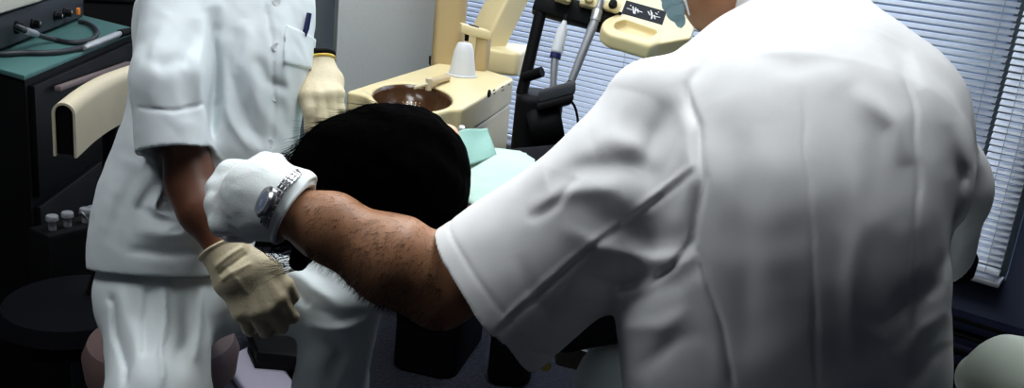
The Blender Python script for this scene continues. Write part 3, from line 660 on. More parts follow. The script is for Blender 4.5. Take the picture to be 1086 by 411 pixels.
# ============================================================ PEOPLE
def hand_fn(w, ydir, zdir, s=1.0, curls=((.5, .5, .4),)*4, thumb=((.055, .05, -.01), (.062, .085, -.02)), xs=1, r0=.0095, spread=(.08, .02, -.04, -.10), wr=.026, lens=None):
    """w wrist point, ydir towards the fingers, zdir out of the back of the hand, xs=+1/-1 picks the thumb side"""
    y = unit(ydir); z = unit(A_(zdir)-y*np.dot(zdir, y)); x = np.cross(y, z)*xs; w = A_(w)
    def L(a, b, c): return w+s*(x*a+y*b+z*c)
    bases = [(.031, .092, 0), (.0105, .098, .003), (-.0105, .094, .002), (-.030, .083, -.003)]
    lens = lens or [(.044, .026, .021), (.048, .029, .022), (.045, .027, .021), (.035, .021, .019)]
    parts = []
    for i in range(4):
        b = bases[i]; c = curls[i % len(curls)]; ang = 0; p = L(*b); pts = [p]
        for k in range(3):
            ang += c[k]; sp = spread[i]
            d = (y*math.cos(sp)+x*math.sin(sp))*math.cos(ang)-z*math.sin(ang); p = p+d*lens[i][k]*s; pts.append(p)
        parts.append((L(b[0]*.72, .02, 0), pts))
    tp = [L(.022, .018, -.006)]+[L(*q) for q in thumb]
    def fn(P):
        d = seg(P, L(0, -.02, 0), L(0, .03, 0), (wr*s, .019*s), (.036*s, .018*s), x, .02*s)
        d = smin(d, seg(P, L(0, .03, 0), L(0, .085, -.002), (.037*s, .016*s), (.040*s, .013*s), x, .014*s), .02*s)
        for i, (m, pts) in enumerate(parts):
            r = r0*s*(1 if i < 3 else .88)
            d = smin(d, seg(P, m, pts[0], r*.9, r*1.18), .012*s)
            f = seg(P, pts[0], pts[1], r*1.12, r*1.0); f = smin(f, seg(P, pts[1], pts[2], r*1.03, r*.93), .003); f = smin(f, seg(P, pts[2], pts[3], r*.95, r*.82), .003)
            d = smin(d, f, .006*s)
        th = seg(P, tp[0], tp[1], r0*s*1.7, r0*s*1.2)
        for a, b in zip(tp[1:-1], tp[2:]): th = smin(th, seg(P, a, b, r0*s*1.2, r0*s*.95), .004)
        return smin(d, th, .012*s)
    fn.pts = [L(0, 0, 0)]+[q for m, pts in parts for q in pts]+tp
    return fn
def strands(name, roots, dirs, L, r, m, parent, bend=.3, nseg=3):
    V = []; F = []
    for p, d in zip(roots, dirs):
        d = unit(d); n = len(V); side = unit(np.cross(d, rng.normal(size=3))); c = unit(rng.normal(size=3))*bend; q = A_(p, float); ll = L*rng.uniform(.5, 1.2); pts = [q]
        for k in range(nseg): q = q+unit(d+c*(k+1)/nseg)*ll/nseg; pts.append(q)
        w = np.cross(d, side)
        for k, q in enumerate(pts):
            rr = r*(1-.8*k/nseg)
            for a in range(3): V.append(q+rr*(side*math.cos(a*2.094)+w*math.sin(a*2.094)))
        for k in range(nseg):
            for a in range(3): b = (a+1) % 3; F.append([n+k*3+a, n+k*3+b, n+k*3+3+b, n+k*3+3+a])
    return mesh_obj(name, V, F, m, parent)

# ------------------------------------------------------------ the dentist seen from behind
doc = thing('person', 'person in a short-sleeved white coat seen from behind, reaching over the patient, with a wristwatch', 'person', at(830, 420, 1.14)*[1, 1, 0])
S0, S1, S2 = at(693, 119, 1.18), at(650, 214, 1.17), at(517, 316, 1.205)
sn = unit(S2-S1); S3 = S2+sn*.10
RS0, RS1, RS2 = at(958, 124, 1.22), at(988, 200, 1.32), at(976, 258, 1.46)
rsn = unit(RS2-RS1)
COATF = [
 # sleeve: armpit drag lines, top bulge, hem
 (((735, 175), (680, 215), (620, 262), (560, 312), (525, 345)), 3, .0016), (((738, 182), (682, 221), (622, 268), (562, 318), (527, 350)), 3, -.002),
 (((728, 92), (742, 132), (745, 190), (738, 250), (715, 285), (690, 305)), 4, -.005), (((715, 95), (730, 140), (732, 195), (724, 245)), 7, .004),
 (((745, 250), (700, 252), (650, 232), (610, 205)), 12, -.008), (((735, 275), (690, 275), (640, 262), (590, 238)), 9, .006),
 (((720, 290), (670, 300), (610, 290)), 9, -.006), (((700, 305), (650, 318), (600, 318)), 8, .005),
 (((700, 195), (660, 180), (620, 180), (580, 190)), 13, -.008), (((690, 165), (650, 145), (630, 150)), 12, .005),
 (((660, 200), (600, 205), (560, 220)), 8, .005), (((560, 235), (590, 215), (610, 190)), 5, -.005),
 (((590, 345), (560, 300), (545, 270)), 7, -.003), (((705, 110), (690, 150), (672, 185)), 8, -.005),
 # back
 (((738, 255), (752, 310), (768, 360), (778, 411)), 3, -.003), (((728, 262), (742, 315), (757, 365), (765, 411)), 7, .003),
 (((853, 95), (856, 200), (862, 300), (866, 411)), 2.5, -.0022),
 (((955, 75), (972, 140), (975, 200), (966, 300), (960, 411)), 3, -.002), (((966, 110), (985, 170), (988, 230), (978, 300)), 10, .0025),
 (((760, 110), (780, 160), (786, 230), (792, 320), (800, 400)), 16, -.005), (((815, 130), (822, 220), (828, 330)), 18, .004),
 (((880, 95), (925, 150), (945, 230), (935, 320)), 16, -.006), (((905, 90), (950, 130), (966, 175)), 10, .005),
 (((900, 160), (915, 240), (905, 330), (915, 411)), 12, .005), (((1000, 130), (1018, 190), (1008, 260), (985, 320)), 9, -.007), (((1015, 120), (1034, 180), (1024, 250)), 7, .004),
 (((640, 330), (680, 318), (720, 300), (745, 275)), 8, -.006), (((655, 350), (700, 345), (735, 325)), 8, .004), (((670, 395), (720, 360), (745, 350)), 9, -.004),
 (((930, 40), (955, 60), (975, 95)), 8, -.004), (((750, 60), (735, 85), (728, 105)), 6, -.004), (((780, 55), (840, 70), (900, 60)), 10, -.003),
 (((1003, 300), (960, 320), (930, 350)), 9, -.005), (((1008, 330), (975, 350), (950, 385)), 8, .005), (((1008, 365), (985, 380), (965, 411)), 7, -.004),
]
TOR = [(at(832, 470, 1.215), (.195, .14)), (at(829, 400, 1.19), (.183, .13)), (at(824, 325, 1.155), (.178, .125)), (at(838, 225, 1.14), (.168, .13)), (at(855, 150, 1.18), (.178, .13)), (at(858, 97, 1.235), (.150, .10)), (at(862, 22, 1.31), (.078, .075))]
def coat_outer(P, o=0.0):
    d = chain(P, TOR, .05, RX)
    d = smin(d, seg(P, at(835, 92, 1.27), at(738, 119, 1.20), .058, .066), .04)
    d = smin(d, seg(P, at(870, 70, 1.28), at(948, 104, 1.25), .060, .062), .04)
    return d
def sleeve_raw(P, o): return smin(seg(P, S0, S1, (.066+o, .070+o), (.094+o, .088+o), UY), seg(P, S1, S3, (.094+o, .088+o), (.119+o, .106+o), UY), .03)
def rsleeve_raw(P, o): return smin(seg(P, RS0, RS1, .070+o, .072+o), seg(P, RS1, RS2+rsn*.1, .072+o, .082+o), .03)
def f_coat(P):
    fo = folds(P, COATF)+wav(P, .16, 3)*.0018+wav(P, .07, 4)*.0007
    cut = plane(P, S2, sn)+.004*np.sin(8*wav(P, .3, 9)); rcut = plane(P, RS2, rsn)
    L = np.maximum(sleeve_raw(P, 0), cut); R = np.maximum(rsleeve_raw(P, 0), rcut)
    hem = -.0012*np.exp(-((cut+.026)/.003)**2)
    d = smin(smin(coat_outer(P), L, .022), R, .05)-fo-hem
    d = np.maximum(np.maximum(d, -(np.maximum(sleeve_raw(P, -.007)-fo, -.07-cut))), -(np.maximum(rsleeve_raw(P, -.007)-fo, -.06-rcut)))
    nk = seg(P, at(820, 15, 1.33), at(790, -60, 1.38), .050, .050)      # neck opening
    return np.maximum(d, -np.maximum(nk, -plane(P, at(815, 22, 1.33), unit(UY+RX*-.3))))
lo, hi = bounds([at(445, 300, 1.2), at(1065, 200, 1.2), at(830, 500, 1.15), at(830, -20, 1.35), at(990, 260, 1.5), S3, at(600, 100, 1.25), at(900, 20, 1.3)], .17)
lo[2] = at(830, 480, 1.15)[2]
sdf_obj('coat', f_coat, lo, hi, .003, M['coat'], doc)
# standing collar
def f_collar(P):
    a, b = at(826, 35, 1.31), at(806, -30, 1.36); n = unit(b-a)
    o = seg(P, a-n*.02, b+n*.03, .064, .060); i = seg(P, a-n*.06, b+n*.06, .058, .054)
    d = np.maximum(np.maximum(o, -i), plane(P, b, n)); return np.maximum(d, -plane(P, a, n))-.0008+wav(P, .1, 11)*.0012
lo, hi = bounds([at(826, 35, 1.31), at(806, -30, 1.36)], .12)
sdf_obj('collar', f_collar, lo, hi, .003, M['coat'], doc)
EL, WR = at(466, 300, 1.215), at(302, 222, 1.20)
HEAD = at(772, -82, 1.38)
REL, RWR = A_([.640, 1.400, .915]), A_([.310, 1.400, 1.035])
HIP = at(832, 470, 1.15)
def f_doc(P):
    d = chain(P, [(at(832, 440, 1.19), (.15, .09)), (at(838, 225, 1.15), (.13, .08)), (at(850, 110, 1.24), (.11, .065)), (at(822, 30, 1.34), (.05, .05)), (at(796, -25, 1.36), (.048, .052))], .03, RX)
    d = smin(d, seg(P, at(796, -25, 1.36), HEAD, .052, .06), .02)
    h = ell(P, HEAD, (.082, .100, .115)); h = smin(h, ell(P, at(765, -28, 1.38), (.050, .060, .045)), .04)   # skull and jaw
    jaw = smin(seg(P, at(759, 5, 1.34), at(738, -8, 1.39), .036, .030), seg(P, at(759, 5, 1.34), at(790, -60, 1.35), .036, .045), .03)
    h = smin(h, jaw, .03)
    h = smin(h, seg(P, at(718, -62, 1.45), at(710, -48, 1.47), .012, .014), .012)   # nose
    h = smin(h, ell(P, at(803, -76, 1.32), (.010, .016, .030)), .006)     # ear
    d = smin(d, h, .02)
    d = smin(d, seg(P, at(835, 85, 1.25), at(722, 128, 1.18), .05, .052), .03)
    d = smin(d, seg(P, at(722, 128, 1.18), EL, .052, .050), .02)
    arm = smin(seg(P, EL, at(418, 276, 1.20), (.055, .052), (.055, .050), UY), seg(P, at(418, 276, 1.20), at(350, 243, 1.20), (.055, .050), (.040, .036), UY), .02)
    arm = smin(arm, seg(P, at(350, 240, 1.20), WR, (.043, .036), (.031, .026), UY), .02)
    arm = smin(arm, seg(P, at(480, 312, 1.20), at(468, 325, 1.20), .026, .020), .03)
    d = smin(d, arm, .02)
    d = smin(d, seg(P, WR, at(268, 208, 1.205), .026, .028), .015)
    d = smin(d, seg(P, at(850, 85, 1.25), RS0, .05, .052), .03)
    d = smin(d, seg(P, RS0, REL, .052, .043), .02); d = smin(d, seg(P, REL, RWR, .043, .027), .02)
    return d+wav(P, .05, 21)*.0006
lo, hi = bounds([at(260, 210, 1.2), at(832, 450, 1.14), HEAD+ZU*.12, REL, RWR, at(1000, 120, 1.2), at(690, -60, 1.4), EL], .12)
V, F = polygonise(f_doc, lo, hi, .004); mesh_obj('body', V, F, M['skin'], doc)
docV = V
# hair on head
def f_dhair(P):
    h = ell(P, HEAD+UY*.012-FW*.008, (.090, .106, .118)); face = plane(P, HEAD+FW*.02-RX*.02, unit(FW*.7-RX*.7-UY*.2))
    d = np.maximum(h+wav(P, .02, 5)*.0015, face); return np.maximum(d, -plane(P, at(780, -50, 1.3), UY))
lo, hi = bounds([HEAD], .16); sdf_obj('hair', f_dhair, lo, hi, .004, M['hair'], doc)
# mask
def f_mask(P):
    c = at(745, -14, 1.39); a = ell(P, c, (.062, .080, .066)); b = ell(P, c, (.0595, .0775, .0635))
    d = np.maximum(np.maximum(a-.0012*np.sin((P-c.astype(np.float32))@UY.astype(np.float32)*420), -b), plane(P, at(731, 15, 1.33), unit(RX*.93+UY*.30)))
    return d-.0006
lo, hi = bounds([at(745, -14, 1.39)], .12); sdf_obj('face_mask', f_mask, lo, hi, .0025, M['mask'], doc)
mb = MB(); mb.tube(smooth_path([at(722, -8, 1.33), at(727, 4, 1.315), at(731, 16, 1.315), at(727, 0, 1.312), at(723, -20, 1.31)], 6), .0012, 8); mb.build('mask_strap', M['white'], doc)
# gloved left hand
fist = hand_fn(at(304, 209, 1.205), at(240, 212, 1.235)-at(300, 212, 1.20), -FW*.88+UY*.35, 1.12, ((1.35, 1.5, .9), (1.3, 1.5, .9), (1.25, 1.5, .9), (1.2, 1.5, .9)), ((.046, .050, -.012), (.056, .028+.025, -.030), (.048, .066, -.05)), 1, .0105, wr=.030)
yv = unit(at(240, 212, 1.235)-at(300, 212, 1.20)); zt_ = unit((-FW*.88+UY*.35)-yv*np.dot(-FW*.88+UY*.35, yv))
if np.dot(np.cross(yv, zt_), UY) < 0:
    fist = hand_fn(at(304, 209, 1.205), yv, -FW*.88+UY*.35, 1.12, ((1.35, 1.5, .9), (1.3, 1.5, .9), (1.25, 1.5, .9), (1.2, 1.5, .9)), ((.046, .050, -.012), (.056, .053, -.030), (.048, .066, -.05)), -1, .0105, wr=.030)
CUFa, CUFb = at(282, 206, 1.205), at(313, 224, 1.20); cn = unit(CUFb-CUFa)
def f_glove(P):
    d = fist(P)-.002
    d = smin(d, seg(P, at(262, 204, 1.21), at(290, 214, 1.205), (.040, .028), (.041, .034), UY), .02)
    c = seg(P, at(272, 206, 1.205), CUFb+cn*.05, (.040, .031), (.0455, .041), UY)
    inn = seg(P, at(286, 212, 1.205), CUFb+cn*.09, (.034, .028), (.0435, .041), UY)
    cut = plane(P, CUFb, unit(cn+UY*-.05)); roll = np.sqrt(np.maximum(c, -c)**2+cut**2)-.0028
    c = np.maximum(c, cut)
    d = smin(d, c, .012)+wav(P, .03, 33)*.0007; d = np.maximum(d, cut); d = np.maximum(d, -np.maximum(inn, -plane(P, at(286, 212, 1.205), cn)))
    return smin(d, roll, .002)
lo, hi = bounds(fist.pts+[CUFb, at(262, 204, 1.21)], .06); sdf_obj('left_glove', f_glove, lo, hi, .0018, M['glove'], doc)
# right gloved hand (hidden behind sleeve)
rh = hand_fn(RWR, A_([-.7, .6, -.1]), ZU, 1.0, ((.5, .6, .4),)*4, xs=1)
lo, hi = bounds(rh.pts, .05); sdf_obj('right_glove', lambda P: rh(P)-.001, lo, hi, .0025, M['glove'], doc)
# watch: bracelet over the glove cuff
wc = at(302, 215, 1.20); wx = unit(UY-cn*np.dot(UY, cn)); wz = np.cross(cn, wx); wz = wz if wz@FW < 0 else -wz
wt_ = None
def wring(a, rr=1.0): return wc+rr*(wx*.0445*math.cos(a)+wz*.0405*math.sin(a))
watch = MB()
for k in range(30):
    a = 2*math.pi*k/30; c = wring(a); tn = unit(wring(a+.05)-wring(a-.05)); no = np.cross(tn, cn)
    for q, ww in ((-.0058, .0042), (0, .0062), (.0058, .0042)): watch.box(c+cn*q*.8, tn, cn, no, .0078, ww*.8, .0030, .0008)
wo = watch.build('watch_bracelet', M['watchst'], doc)
wa = math.radians(92); c = wring(wa, 1.10)-cn*.005; no = unit(wx*math.cos(wa)+wz*math.sin(wa)); no = unit(no*.64-cn*.77)
mb = MB(); mb.lathe([(0, -.003), (.019, -.003), (.0208, -.001), (.0208, .004), (.0178, .007), (.0130, .0066)], c, no, 36); mb.build('watch_case', M['watchst'], wo)
mb = MB(); mb.lathe([(.0132, .0066), (0, .0066)], c, no, 36); mb.build('watch_dial', M['watchf'], wo)
mb = MB(); mb.box(c+no*.0070+cn*.004, cn, np.cross(cn, no), no, .009, .0012, .0004, .0001); mb.box(c+no*.0071+np.cross(cn, no)*.004, np.cross(cn, no), cn, no, .008, .001, .0004, .0001); mb.build('watch_hands', M['white'], wo)
# arm hair
vv = docV; X_, Y_ = proj(vv); sel = np.where((X_ > 325) & (X_ < 472) & (Y_ > 190) & (Y_ < 360))[0]
ax = unit(EL-WR); rel = vv[sel]-WR; rad = rel-np.outer(rel@ax, ax); near = np.linalg.norm(rad, axis=1) < .085
sel = sel[near]; pick = rng.choice(sel, 6500); P_ = vv[pick]; rd = P_-WR; rd = rd-np.outer(rd@ax, ax); rd /= np.linalg.norm(rd, axis=1)[:, None]
strands('arm_hair', P_, [r_*.30-ax*.55-UY*.75+rng.normal(size=3)*.25 for r_ in rd], .0105, .00017, M['armhair'], doc, .3)
# trousers and shoes
def legs_fn(hip, kneeL, kneeR, ankL, ankR, r=(.085, .075, .062, .055), hw=.07, pel=(.15, .11)):
    def fn(P):
        d = ell(P, hip, (pel[0], pel[1], .11), (unit(RX*[1, 1, 0]), unit(FW*[1, 1, 0]), ZU)); hx = unit(RX*[1, 1, 0])
        for s, kn, an in ((-1, kneeL, ankL), (1, kneeR, ankR)):
            d = smin(d, seg(P, hip+hx*hw*s, kn, r[0], r[1]), .04); l = seg(P, kn, an, r[1]*.97, r[3], None, .02); l = np.maximum(l, -plane(P, an, ZU)); d = smin(d, l, .02)
        return d-wav(P, .09, 41)*.003
    return fn
hp = A_([HIP[0], HIP[1]+.02, .62]); kl = at(640, 440, 1.42); kl = A_([.215, 1.44, .595]); kr = A_([.62, 1.50, .57]); al = A_([.20, 1.46, .12]); ar = A_([.62, 1.50, .12])
fn = legs_fn(hp, kl, kr, al, ar); lo, hi = bounds([hp, kl, kr, al, ar], .14); sdf_obj('trousers', fn, lo, hi, .006, M['trouser'], doc)
def shoe(an, d, parent, m=M['shoe']):
    d = unit(A_(d)*[1, 1, 0]); a = an*[1, 1, 0]
    def fn(P): 
        s = smin(seg(P, a+ZU*.045-d*.03, a+ZU*.035+d*.15, (.042, .045), (.045, .032), np.cross(d, ZU)), seg(P, a+ZU*.06, a+ZU*.14, .043, .04), .04); return np.maximum(s, -P[:, 2]+.004)
    lo, hi = bounds([a, a+d*.2+ZU*.15], .07); sdf_obj('shoe', fn, lo, hi, .005, m, parent)
shoe(al, (-.1, 1, 0), doc); shoe(ar, (.1, 1, 0), doc)
# the dentist's saddle stool
sc = hp*[1, 1, 0]; t = thing('saddle_stool', 'dark stool under the person in the white coat', 'stool', sc)
mb = MB(); mb.lathe([(0, .43), (.16, .43), (.18, .44), (.185, .48), (.17, .51), (.10, .52), (0, .52)], sc, ZU, 40); mb.build('seat', M['dark'], t)
mb = MB(); mb.lathe([(0, .06), (.03, .06), (.028, .25), (.02, .25), (.02, .44), (0, .44)], sc, ZU, 20); mb.build('column', M['dgrey'], t)
for k in range(5):
    a = k*2*math.pi/5+.6; d = A_([math.cos(a), math.sin(a), 0]); mb = MB(); mb.tube([sc+ZU*.09, sc+d*.14+ZU*.085, sc+d*.24+ZU*.065], [.022, .018, .013], 12); lg = mb.build('leg', M['black'], t)
    mb = MB(); s = np.cross(d, ZU); c = sc+d*.24+ZU*.027; mb.lathe([(0, -.012), (.022, -.012), (.027, -.008), (.027, .008), (.022, .012), (0, .012)], c, s, 24); mb.build('caster', M['blackg'], lg)

# ------------------------------------------------------------ the assistant in a white tunic
nur = thing('person', 'seated person in a white buttoned tunic and trousers wearing cream gloves, beside the patient', 'person', at(180, 330, 1.58)*[1, 1, 0])
NT = [(at(176, 330, 1.60), (.120, .12)), (at(181, 268, 1.59), (.117, .115)), (at(190, 215, 1.59), (.118, .11)), (at(224, 150, 1.59), (.130, .105)), (at(238, 70, 1.60), (.130, .11)), (at(240, 10, 1.62), (.135, .10)), (at(236, -25, 1.66), (.085, .075))]
NS0, NS1, NS2 = at(190, 8, 1.50), at(182, 88, 1.45), at(186, 161, 1.44); nsn = unit(NS2-NS1)
FS0, FS1, FS2 = at(280, 0, 1.72), at(292, 40, 1.80), at(290, 60, 1.84); 
TUNF = [
 (((224, 8), (228, 60), (226, 120), (224, 165)), 6, -.010), (((214, 15), (218, 60), (214, 110)), 6, .004),
 (((250, 30), (246, 80), (262, 130), (280, 160)), 7, -.006), (((262, 20), (262, 70), (280, 115), (300, 150)), 7, .005), (((240, 95), (250, 130), (275, 165)), 5, .004),
 (((284, 5), (289, 60), (290, 120), (288, 160)), 3, -.0025), (((300, 5), (304, 60), (304, 130)), 5, .003), (((270, 60), (285, 85), (310, 95)), 5, -.003),
 (((175, 10), (165, 60), (160, 120)), 8, .003), (((205, 20), (198, 70), (200, 130)), 8, -.004), (((150, 60), (175, 70), (205, 60)), 7, -.003),
 (((145, 112), (185, 118), (222, 112)), 2.2, -.0016),
 (((150, 175), (130, 215), (118, 262)), 8, -.003), (((175, 190), (152, 222), (170, 232), (196, 232)), 6, -.006), (((180, 205), (168, 222), (190, 226)), 5, .005), (((140, 240), (170, 248), (205, 244)), 7, .005), (((130, 262), (170, 270), (215, 266)), 6, -.004),
]
def f_tun(P):
    fo = 1.6*folds(P, TUNF)+wav(P, .12, 13)*.0022+wav(P, .05, 14)*.0008
    d = chain(P, NT, .05, RX)
    d = smin(d, seg(P, at(238, 8, 1.62), at(195, 12, 1.52), .08, .062), .04); d = smin(d, seg(P, at(240, 5, 1.62), FS0, .08, .065), .04)
    def sl(o): return smin(seg(P, NS0, NS1, .058+o, .0585+o), seg(P, NS1, NS2+nsn*.08, .0585+o, .059+o), .02)
    def fl(o): return smin(seg(P, FS0, FS1, .062+o, .058+o), seg(P, FS1, FS2+(FS2-FS1)*.6, .058+o, .058+o), .02)
    cut = plane(P, NS2, nsn)
    d = smin(smin(d, np.maximum(sl(0), cut), .022), np.maximum(fl(0), plane(P, FS2, unit(FS2-FS1))), .02)-fo
    hz = plane(P, at(170, 292, 1.48), unit(-UY-RX*.05)); d = np.maximum(d, hz)
    d = np.maximum(d, -np.maximum(sl(-.0065)-fo, -.06-cut))
    inner = chain(P, [(p, (r_[0]-.008, r_[1]-.008)) for p, r_ in NT[:3]], .05, RX)-fo; d = np.maximum(d, -np.maximum(inner, -.03-hz))
    nk = seg(P, at(238, 5, 1.64), at(240, -60, 1.68), .055, .055)
    return np.maximum(d, -np.maximum(nk, -plane(P, at(236, 8, 1.66), UY)))
lo, hi = bounds([at(95, 300, 1.6), at(300, 290, 1.6), at(240, -30, 1.66), at(140, 60, 1.42), at(290, 80, 1.9), at(180, 300, 1.45)], .10)
sdf_obj('tunic', f_tun, lo, hi, .003, M['tunic'], nur)
# buttons, pocket with pen
def surf(fn, x, y, d0, d1):
    ds = np.linspace(d0, d1, 400); P = A_([at(x, y, q) for q in ds]).astype(np.float32); v = fn(P); i = np.argmax(v < 0); return ds[i] if v[i] < 0 else None
for (x, y) in ((293, 2), (293, 50), (291, 103), (286, 152)):
    dpt = surf(f_tun, x, y, 1.3, 1.9)
    if dpt:
        p = at(x, y, dpt); n = -FW*.7+RX*.7; mb = MB(); mb.lathe([(0, -.002), (.0075, -.002), (.0080, .0005), (.0070, .002), (.0058, .0014), (0, .0014)], p, n, 20); mb.build('button', M['cup'], nur)
def f_pocket(P):
    b = f_tun(P)-.0035; q = np.maximum(plane(P, at(329, 38, 1.6), unit(RX*.3+UY)), -plane(P, at(318, 74, 1.6), UY)); return np.maximum(np.maximum(b, q), -plane(P, at(313, 60, 1.6), RX))
lo, hi = bounds([at(322, 52, 1.60)], .09); sdf_obj('pocket', f_pocket, lo, hi, .0025, M['tunic'], nur)
pen = thing('pen', 'navy pen clipped in the tunic pocket of the seated assistant', 'pen', at(323, 34, 1.575))
mb = MB(); mb.tube([at(322, 40, 1.575), at(325, 30, 1.575), at(328, 14, 1.575)], [.004, .0048, .0045], 12); mb.build('barrel', M['navyp'], pen); mb = MB(); mb.tube([at(328.0, 15, 1.57), at(324.5, 36, 1.568)], .0016, 8); mb.build('clip', M['navyp'], pen)
NEL, NWR = at(203, 195, 1.455), at(238, 266, 1.43)
NHEAD = at(262, -115, 1.66)
FEL, FWR = at(290, 62, 1.86), at(335, 68, 1.66)
def f_nur(P):
    d = chain(P, [(at(180, 310, 1.60), (.10, .09)), (at(220, 150, 1.60), (.10, .08)), (at(238, 15, 1.63), (.10, .07)), (at(240, -20, 1.66), (.05, .05)), (at(250, -70, 1.67), (.046, .05))], .03, RX)
    h = smin(ell(P, NHEAD, (.088, .078, .112)), ell(P, at(285, -80, 1.65), (.045, .045, .045)), .04); h = smin(h, seg(P, at(322, -112, 1.64), at(330, -100, 1.64), .010, .012), .012); h = smin(h, ell(P, at(255, -105, 1.585), (.014, .008, .028)), .006)
    d = smin(d, h, .02)
    d = smin(d, seg(P, at(238, 8, 1.62), NS0, .045, .042), .03); d = smin(d, seg(P, NS0, NS1, .038, .036), .02); d = smin(d, seg(P, NS1, NEL, .036, .035), .02)
    a = smin(seg(P, NEL, at(215, 222, 1.445), .036, .035), seg(P, at(215, 222, 1.445), NWR, .034, .023), .02); d = smin(d, a, .02); d = smin(d, seg(P, NWR, at(248, 284, 1.435), .022, .016), .01)
    d = smin(d, seg(P, at(240, 5, 1.62), FS0, .045, .045), .03); d = smin(d, seg(P, FS0, FEL, .045, .038), .02); d = smin(d, seg(P, FEL, FWR, .038, .025), .02); d = smin(d, seg(P, FWR, at(340, 84, 1.64), .024, .02), .01)
    return d+wav(P, .05, 22)*.0006
lo, hi = bounds([at(180, 330, 1.6), NHEAD+ZU*.12, FEL, NEL, NWR, at(350, 100, 1.6), at(140, 0, 1.5), at(252, 292, 1.43)], .12)
sdf_obj('body', f_nur, lo, hi, .004, M['dskin'], nur)
def f_nhair(P):
    h = ell(P, NHEAD+UY*.01-RX*.012, (.098, .090, .120)); return np.maximum(np.maximum(h+wav(P, .02, 6)*.0015, plane(P, NHEAD+RX*.03, RX)), -plane(P, at(255, -72, 1.6), UY))
lo, hi = bounds([NHEAD], .16); sdf_obj('hair', f_nhair, lo, hi, .004, M['hair'], nur)
def f_nmask(P):
    c = at(292, -80, 1.65); return np.maximum(np.maximum(ell(P, c, (.058, .060, .05)), -ell(P, c, (.0555, .0575, .0475))), -plane(P, at(275, -80, 1.65), RX))
lo, hi = bounds([at(292, -80, 1.65)], .09); sdf_obj('face_mask', f_nmask, lo, hi, .0025, M['mask'], nur)
# right glove on the thigh
def pickx(w, y, z, target):
    y = unit(y); z = unit(z-y*np.dot(z, y)); return 1 if np.cross(y, z)@target > 0 else -1
y_ = at(268, 325, 1.43)-at(243, 278, 1.43); z_ = -FW+UY*.25+RX*.1; xs = pickx(NWR, y_, z_, RX+UY*.3)
nh = hand_fn(at(249, 274, 1.43), y_, z_, .92, ((.6, .9, .6), (.65, .95, .6), (.65, .95, .6), (.6, .7, .4)), ((.045, .045, -.008), (.052, .078, -.012), (.052, .100, -.022)), xs, .0105, (.10, .02, -.06, -.16), .030)
nc = unit(NWR-NEL)
def f_ng(P):
    d = nh(P)-.0012; c = seg(P, at(231, 258, 1.43)-nc*.03, at(250, 290, 1.43), (.036, .034), (.032, .030)); cut = -plane(P, at(236, 263, 1.43), nc)
    inn = seg(P, at(231, 258, 1.43)-nc*.03, at(238, 270, 1.43), (.033, .031), (.027, .024), None, .012); roll = np.sqrt(c*c+cut*cut)-.0028
    fo = folds(P, [(((225, 285), (240, 272), (258, 262)), 2.5, .0022), (((230, 292), (248, 280), (262, 270)), 2.5, -.0025), (((232, 298), (252, 288), (268, 280)), 2.5, .002), (((240, 285), (262, 310)), 3, .0012)])
    d = np.maximum(smin(d, c, .012)-fo, cut); d = np.maximum(d, -inn); return smin(d, roll, .002)
lo, hi = bounds(nh.pts+[at(230, 255, 1.43)], .05); sdf_obj('right_glove', f_ng, lo, hi, .0018, M['glove_b'], nur)
# left glove near the patient's head
y_ = at(345, 108, 1.565)-at(336, 72, 1.63); z_ = -FW+RX*.35+UY*.2; xs = pickx(FWR, y_, z_, -RX)
fh = hand_fn(at(336, 74, 1.63), y_, z_, .80, ((.55, .35, .3), (.6, .4, .3), (.65, .4, .3), (.6, .4, .3)), ((.030, .060, -.006), (.034, .095, -.008), (.032, .120, -.012)), xs, .0115, (.02, -.02, -.05, -.10), .030)
def f_fg(P):
    d = fh(P)-.0012; c = seg(P, at(334, 60, 1.64), at(341, 95, 1.62), (.030, .026), (.034, .022)); cut = plane(P, at(335, 64, 1.64), unit(at(334, 55, 1.64)-at(340, 90, 1.63)))
    return np.maximum(smin(d, c, .012), cut)
lo, hi = bounds(fh.pts+[at(334, 60, 1.64)], .05); sdf_obj('left_glove', f_fg, lo, hi, .0018, M['glove_b'], nur)
mb = MB(); c = at(335, 63, 1.64); n = unit(at(334, 55, 1.64)-at(340, 90, 1.63)); s_ = unit(np.cross(n, FW)); w_ = np.cross(n, s_)
mb.tube([c+n*.006+s_*.031*math.cos(a)+w_*.027*math.sin(a) for a in np.linspace(0, 2*math.pi, 33)], .005, 10); mb.build('watch_strap', M['black'], nur)
mb = MB(); mb.tube([c-n*.002+s_*.032*math.cos(a)+w_*.028*math.sin(a) for a in np.linspace(0, 2*math.pi, 33)], .0026, 10); mb.tube(smooth_path([at(326, 68, 1.615), at(321, 80, 1.61), at(318, 98, 1.61), at(317, 112, 1.615)]), .0028, 10); mb.build('glove_edge', M['yellow'], nur)
# trousers
TROF = [(((128, 305), (140, 350), (150, 411)), 6, .004), (((116, 310), (128, 360), (136, 411)), 4, -.004), (((175, 300), (172, 350), (170, 411)), 3, .0035), (((200, 310), (196, 350), (188, 400)), 6, -.004), (((160, 305), (154, 340), (150, 380)), 4, -.003), (((215, 305), (212, 340), (206, 385)), 4, .003),
 (((225, 296), (250, 300)), 3, -.003), (((300, 262), (330, 290), (370, 310)), 6, -.005), (((300, 275), (330, 305), (365, 325)), 5, .005), (((330, 325), (360, 335), (395, 330)), 5, -.006), (((325, 345), (350, 348), (380, 345)), 5, .005), (((345, 355), (360, 375), (350, 411)), 6, -.004), (((285, 285), (310, 305), (330, 325)), 4, -.004)]
NH = at(178, 305, 1.60); k1 = at(169, 425, 1.46); k2 = at(362, 318, 1.60)
a1_ = A_([k1[0]+.01, k1[1]+.0, .11]); a2_ = at(335, 440, 1.72); a2_ = A_([a2_[0]-.01, a2_[1], .11])
